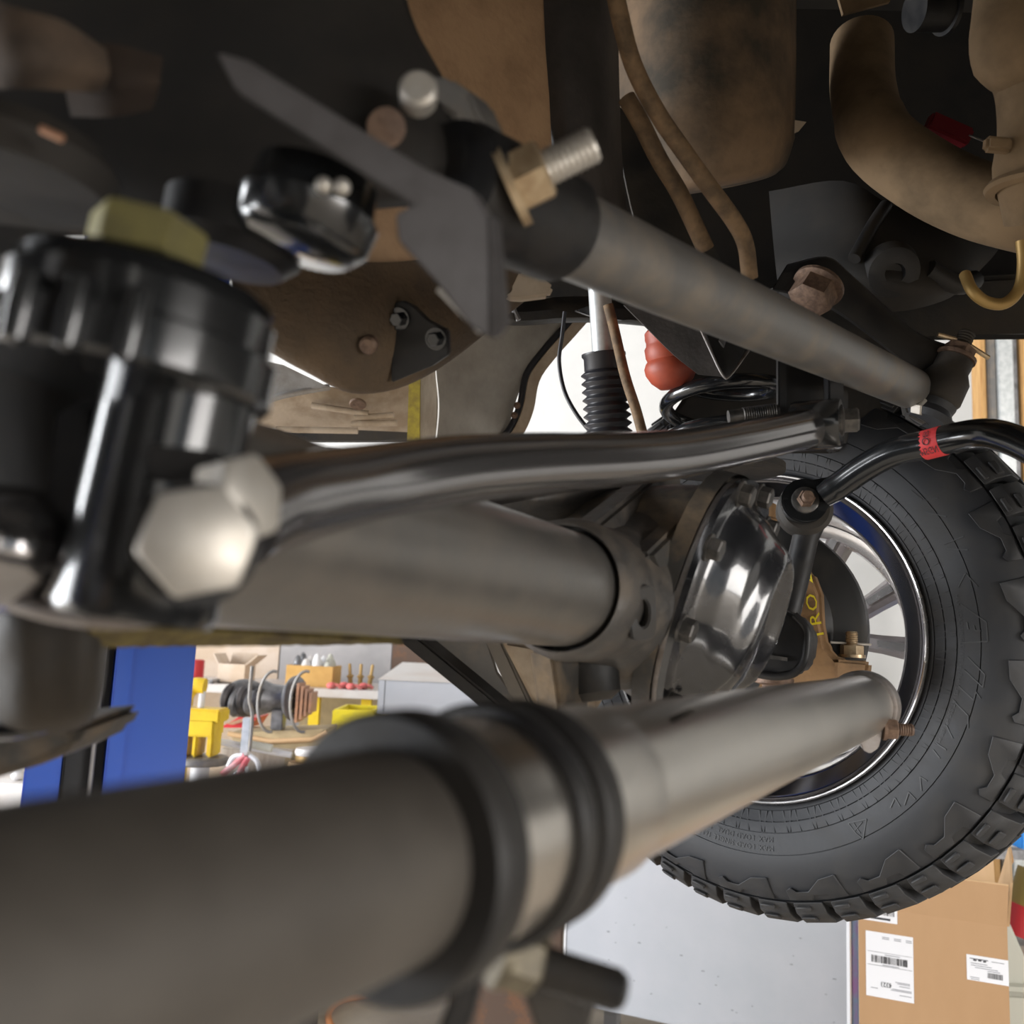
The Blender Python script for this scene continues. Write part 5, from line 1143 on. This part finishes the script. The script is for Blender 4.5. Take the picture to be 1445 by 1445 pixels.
# bench cabinet at the far left
Bx('side_cabinet', -60, 66, 1105, 1170, 3.6, 0.5, M['cab_light'], 'pale grey cabinet beside the blue lift post', 'cabinet', z0=0.0)
zc = onY(3, 1105, 3.6).z; p = onY(36, 1100, 3.7); p.z = zc; t = thing('parts_bag', 'small pile of bags and black parts on the pale cabinet by the blue post', 'bag', p)
q = onY(56, 1092, 3.75); obj('black_part', G().ball((q.x, 3.75, zc + 0.039), 0.05, 0.05, 0.04, 14), M['cab_dark'], t)
q = onY(44, 1104, 3.66); obj('orange_loop', G().tube(catmull([Vector((q.x, 3.66, zc + 0.006)), Vector((q.x + 0.02, 3.66, zc + 0.06)), Vector((q.x + 0.06, 3.67, zc + 0.085))], 4), 0.008, 8), M['brass'], t)
q = onY(24, 1106, 3.68); obj('white_bag', G().ball((q.x, 3.68, zc + 0.019), 0.025, 0.03, 0.02, 12), M['white_paint'], t)
# right: grey cabinet
YK = 3.3; x0 = onY(797, 1350, YK).x; x1 = x0 + 1.22; z0 = onY(900, 1418, YK).z; z1 = onY(900, 1130, YK).z
t = thing('steel_cabinet', 'scuffed grey steel cabinet on feet behind the tyre', 'cabinet', (x0, YK, 0)); t.rotation_euler.z = R(-25)
obj('cabinet_body', G().span((x0, YK, z0), (x1, YK + 0.5, z1)), M['cab_grey'], t, bevel=0.004)
obj('corner_edge', G().span((x0 - 0.004, YK - 0.003, z0), (x0 + 0.003, YK + 0.01, z1)), M['white_paint'], t)
for xx in (x0 + 0.03, x1 - 0.03): obj('foot', G().span((xx - 0.025, YK + 0.02, 0), (xx + 0.025, YK + 0.07, z0)), M['cab_grey'], t)
for xx in (x0 + 0.03, x1 - 0.03): obj('foot', G().span((xx - 0.025, YK + 0.42, 0), (xx + 0.025, YK + 0.47, z0)), M['cab_grey'], t)
random.seed(11)
for k in range(34):
    x = random.uniform(830, 1190); y = random.uniform(1255, 1410); p = onY(x, y, YK - 0.0004); wd = random.uniform(0.003, 0.010); hh = random.uniform(0.001, 0.003)
    s_ = obj('scuff_mark', G().box(p, wd, 0.0008, hh), M['scuff'], t)
c = onY(817, 1408, YK); obj('rivet', G().lathe(c, (0, -1, 0), [(0.006, 0), (0.004, 0.003), (0, 0.003)], 12), M['galv'], t)
g = G().span((onY(640, 1400, 3.3).x, 3.3, 0), (onY(792, 1400, 3.3).x, 3.7, onY(760, 1268, 3.3).z))
obj('steel_drum_bin', g, M['rust_brown'], None, 'rusty brown steel bin standing beside the grey cabinet', 'bin', bevel=0.006)
p = onY(800, 1425, 3.15); obj('white_block', G().span((p.x - 0.03, 3.2, 0), (p.x + 0.012, 3.26, onY(800, 1405, 3.2).z)), M['white_paint'], None, 'small white post at the corner of the grey cabinet', 'post')
# film wrapped board between cabinet and carton
YF = 2.45; x0 = onY(1201, 1370, YF).x; x1 = onY(1212, 1370, YF).x
t = thing('wrapped_board', 'blue plastic film wrapped board between cabinet and carton', 'board', ((x0 + x1) / 2, YF + 0.01, 0))
obj('board', G().span((x0, YF, 0), (x1, YF + 0.02, onY(1206, 1278, YF).z)), M['film'], t, bevel=0.003)
obj('board_edge', G().span((x0 - 0.004, YF - 0.002, 0), (x0, YF + 0.02, onY(1206, 1278, YF).z)), M['white_paint'], t)
# big shipping carton with labels
YX = 2.2; x0 = onY(1212, 1370, YX).x; x1 = x0 + 0.30; z1 = onY(1240, 1279, YX).z; dp = 0.34; th = 0.005
t = thing('shipping_carton', 'tall brown shipping carton with open flaps and white address labels', 'carton', (x0, YX, 0)); t.rotation_euler.z = R(-24)
for nm, a, b in (('front_side', (x0, YX, 0), (x1, YX + th, z1)), ('back_side', (x0, YX + dp - th, 0), (x1, YX + dp, z1)), ('left_side', (x0, YX + th, 0), (x0 + th, YX + dp - th, z1)), ('right_side', (x1 - th, YX + th, 0), (x1, YX + dp - th, z1)), ('bottom', (x0, YX, 0), (x1, YX + dp, th))):
    obj(nm, G().span(a, b), M['card'], t)
fz = onY(1240, 1222, YX).z
FT = [(x0 + 0.0, YX, z1), (x1, YX, z1), (x1 + 0.004, YX - 0.015, fz), (x0 + 0.004, YX - 0.015, fz)]
obj('front_flap', G().prism(FT, (0, 0.005, 0)), M['card'], t)
obj('flap_edge', G().tube([Vector((x0, YX - 0.012, fz)), Vector((x1 + 0.004, YX - 0.012, fz))], 0.003, 6), M['card_in'], t)
obj('right_flap', G().prism([(x1, YX + 0.005, z1), (x1, YX + dp, z1), (x1 + 0.03, YX + dp - 0.10, onY(1400, 1200, YX + 0.2).z), (x1 + 0.022, YX + 0.20, onY(1390, 1176, YX + 0.2).z), (x1 + 0.01, YX + 0.02, fz)], (0.005, 0, 0)), M['card_in'], t)
obj('back_flap', G().prism([(x0, YX + dp, z1), (x1, YX + dp, z1), (x1, YX + dp + 0.05, z1 + 0.07), (x0, YX + dp + 0.05, z1 + 0.07)], (0, 0.005, 0)), M['card_in'], t)
def label_card(x0_, y0_, x1_, y1_):
    hx = lambda x: x0 + 0.30 * (x - 1212) / 198
    za, zb_ = onY(1212, y0_, YX).z, onY(1212, y1_, YX).z
    c = [Vector((hx(x), YX - 0.0010, z)) for x, z in ((x0_, za), (x1_, za), (x1_, zb_), (x0_, zb_))]
    return obj('label', G().prism(c, (0, 0.0008, 0)), M['paper'], t), c
def lprint(lab, c, u0, v0, u1, v1, m='ink', name='label_print', slant=True):
    def q(u, v):
        a = c[0].lerp(c[1], u); b = c[3].lerp(c[2], u); return a.lerp(b, v) + Vector((0, -0.0006, 0))
    return obj(name, G().prism([q(u0, v0), q(u1, v0), q(u1, v1), q(u0, v1)], (0, 0.0003, 0)), M[m], lab)
def barcode(lab, c, u0, v0, u1, v1, n=26):
    def q(u, v):
        a = c[0].lerp(c[1], u); b = c[3].lerp(c[2], u); return a.lerp(b, v) + Vector((0, -0.0006, 0))
    g = G(); random.seed(int(u0 * 100 + n)); w_ = (u1 - u0) / n
    for k in range(n):
        bw = w_ * random.choice((0.3, 0.45, 0.7)); a = u0 + k * w_
        g.add([q(a, v0), q(a + bw, v0), q(a + bw, v1), q(a, v1)], [(0, 1, 2, 3)])
    obj('barcode', g, M['ink'], lab, kind='stuff')
def ltext(lab, c, txt, u, v, size, flip=True, m='ink'):
    vs, fs = textgeo(txt, size, 'CENTER'); e = (c[1] - c[0]).normalized(); f = (c[0] - c[3]).normalized()
    if flip: e, f = -e, -f
    o = c[0].lerp(c[1], u).lerp(c[3].lerp(c[2], u), v) + Vector((0, -0.0006, 0))
    obj('label_print', G().add([o + e * p.x + f * p.y for p in vs], fs), M[m], lab)
lab, c = label_card(1222, 1311, 1287, 1402)
lprint(lab, c, 0.04, 0.305, 0.97, 0.309); lprint(lab, c, 0.04, 0.51, 0.97, 0.515)
barcode(lab, c, 0.12, 0.36, 0.88, 0.47, 30)
ltext(lab, c, '4321', 0.42, 0.79, 0.012); lprint(lab, c, 0.32, 0.755, 0.52, 0.758); lprint(lab, c, 0.32, 0.825, 0.52, 0.828); lprint(lab, c, 0.32, 0.755, 0.325, 0.828); lprint(lab, c, 0.515, 0.755, 0.52, 0.828)
for k, (u0, u1, v) in enumerate(((0.62, 0.92, 0.72), (0.66, 0.92, 0.74), (0.7, 0.92, 0.775), (0.55, 0.95, 0.83), (0.52, 0.95, 0.85), (0.7, 0.95, 0.91), (0.1, 0.25, 0.86), (0.4, 0.72, 0.33), (0.35, 0.7, 0.49), (0.35, 0.5, 0.06), (0.6, 0.75, 0.06), (0.85, 0.97, 0.06), (0.35, 0.5, 0.085), (0.6, 0.75, 0.085), (0.85, 0.97, 0.085))):
    lprint(lab, c, u0, v, u1, v + 0.010, 'ink_grey')
lab, c = label_card(1219, 1266, 1266, 1296)
barcode(lab, c, 0.08, 0.05, 0.92, 0.68, 22); lprint(lab, c, 0.22, 0.80, 0.80, 0.90)
lab, c = label_card(1357, 1322, 1410, 1356)
lprint(lab, c, 0.08, 0.12, 0.52, 0.15); lprint(lab, c, 0.16, 0.16, 0.24, 0.22); lprint(lab, c, 0.28, 0.15, 0.36, 0.21); lprint(lab, c, 0.40, 0.16, 0.47, 0.22); barcode(lab, c, 0.50, 0.60, 0.86, 0.82, 16)
for u0, u1, v in ((0.6, 0.9, 0.14), (0.1, 0.5, 0.3), (0.1, 0.6, 0.38), (0.2, 0.75, 0.46), (0.5, 0.8, 0.53), (0.08, 0.3, 0.86), (0.1, 0.3, 0.93)): lprint(lab, c, u0, v, u1, v + 0.025, 'ink_grey')
# beige machine to the right of the carton
t = thing('floor_machine', 'pale green grey machine housing beside the tall carton', 'machine', (onY(1450, 1400, 2.5).x, 2.6, 0))
xa = onY(1400, 1380, 2.5).x
pts = [(xa, 2.5, 0), (xa + 0.5, 2.5, 0), (xa + 0.5, 2.5, onY(1440, 1400, 2.5).z), (xa, 2.5, onY(1412, 1395, 2.5).z)]
obj('machine_base', G().prism(pts, (0, 0.4, 0)), M['beige_mach'], t, bevel=0.02, seg=3)
pts = [onY(x, y, 2.55) for x, y in [(1405, 1292), (1424, 1296), (1470, 1400), (1470, 1420), (1400, 1410)]]
obj('machine_hood', G().prism(pts, (0, 0.3, 0)), M['beige_mach'], t, bevel=0.01, seg=3)
# shelf with orange cord, red and olive bottle, blue tub
YR = 3.2
t = thing('storage_rack', 'grey steel storage rack behind the tall carton', 'rack', (onY(1440, 1260, YR).x, YR + 0.2, 0))
xr0 = onY(1385, 1220, YR).x; xr1 = xr0 + 1.2; zz1 = onY(1430, 1200, YR).z; zz0 = onY(1430, 1345, YR).z
for z in (zz1, zz0): obj('rack_shelf', G().span((xr0, YR, z - 0.03), (xr1, YR + 0.5, z)), M['grey_mach'], t)
for x in (xr0, xr1 - 0.03): obj('rack_upright', G().span((x, YR, 0), (x + 0.03, YR + 0.03, zz1 + 0.35)), M['grey_mach'], t)
obj('rack_box', G().span((onY(1428, 1150, YR).x, YR + 0.05, zz1), (onY(1520, 1150, YR).x, YR + 0.3, zz1 + 0.16)), M['white_paint'], None, 'white box on the top shelf of the rack', 'box', bevel=0.004)
for k, pts in enumerate(([(1414, 1180), (1422, 1162), (1428, 1168), (1424, 1182), (1412, 1188)], [(1418, 1240), (1428, 1250), (1420, 1262), (1412, 1266)], [(1412, 1276), (1422, 1262), (1430, 1268), (1420, 1278), (1414, 1284)], [(1430, 1274), (1420, 1290), (1418, 1312)])):
    obj('extension_cord', G().tube(catmull([onY(x, y, YR - 0.04) for x, y in pts], 5), 0.011, 10), M['orange_cord'], None, ('orange cord loop by the upper rack shelf', 'short orange cord bend between the rack shelves', 'orange cord loop hanging below the rack bend', 'orange cord end hanging down to the lower shelf')[k], 'cord')
p = onY(1436, 1290, 2.95); 
t = thing('spray_bottle', 'olive and red bottle leaning by the storage rack', 'bottle', p)
pa, pb = onY(1438, 1320, 2.95), onY(1462, 1230, 2.95)
obj('bottle_body', G().tube([pa, pa.lerp(pb, 0.45)], 0.055, 20), M['red_paint'], t); obj('bottle_top', G().tube([pa.lerp(pb, 0.45), pb], 0.052, 20), M['olive'], t)
Bx('blue_tub', 1441, 1500, 1122, 1200, 3.0, 0.2, M['blue_bright'], 'bright blue tub at the edge of the rack', 'tub')
# hose on the floor
def fl(x, y): return onplane(x, y, Vector((0, 0, 0.012)), Vector((0, 0, 1)))
obj('air_hose', G().tube(catmull([fl(530, 1402), fl(505, 1406), fl(480, 1412), fl(466, 1424), fl(464, 1440), fl(480, 1470)], 6), 0.012, 12), M['hose_orange'], None, 'thin orange air hose curling on the concrete floor', 'hose')
# timber and galvanised posts of the outer wall on the right
YW_ = 4.6
for k, (x0, x1, m, nm, lab) in enumerate(((1386, 1394, 'stud_wood', 'wall_stud', 'narrow orange timber stud beside the galvanised posts'), (1395, 1405, 'grey_link', 'steel_post', 'dark grey steel post next to the narrow timber stud'), (1406, 1427, 'galv', 'steel_post', 'wide galvanised steel post of the outer wall'), (1428, 1439, 'grey_mach', 'steel_post', 'slim grey steel post between wide post and timber'), (1440, 1475, 'stud_wood', 'wall_stud', 'wide orange timber stud next to the slim grey post by the galvanised posts'))):
    a = onY(x0, 600, YW_).x; b = onY(x1, 600, YW_).x
    obj(nm, G().span((a, YW_ - 0.02 * (k % 3), 0), (b, YW_ + 0.1, 4.6)), M[m], None, lab, 'post', bevel=0.004)
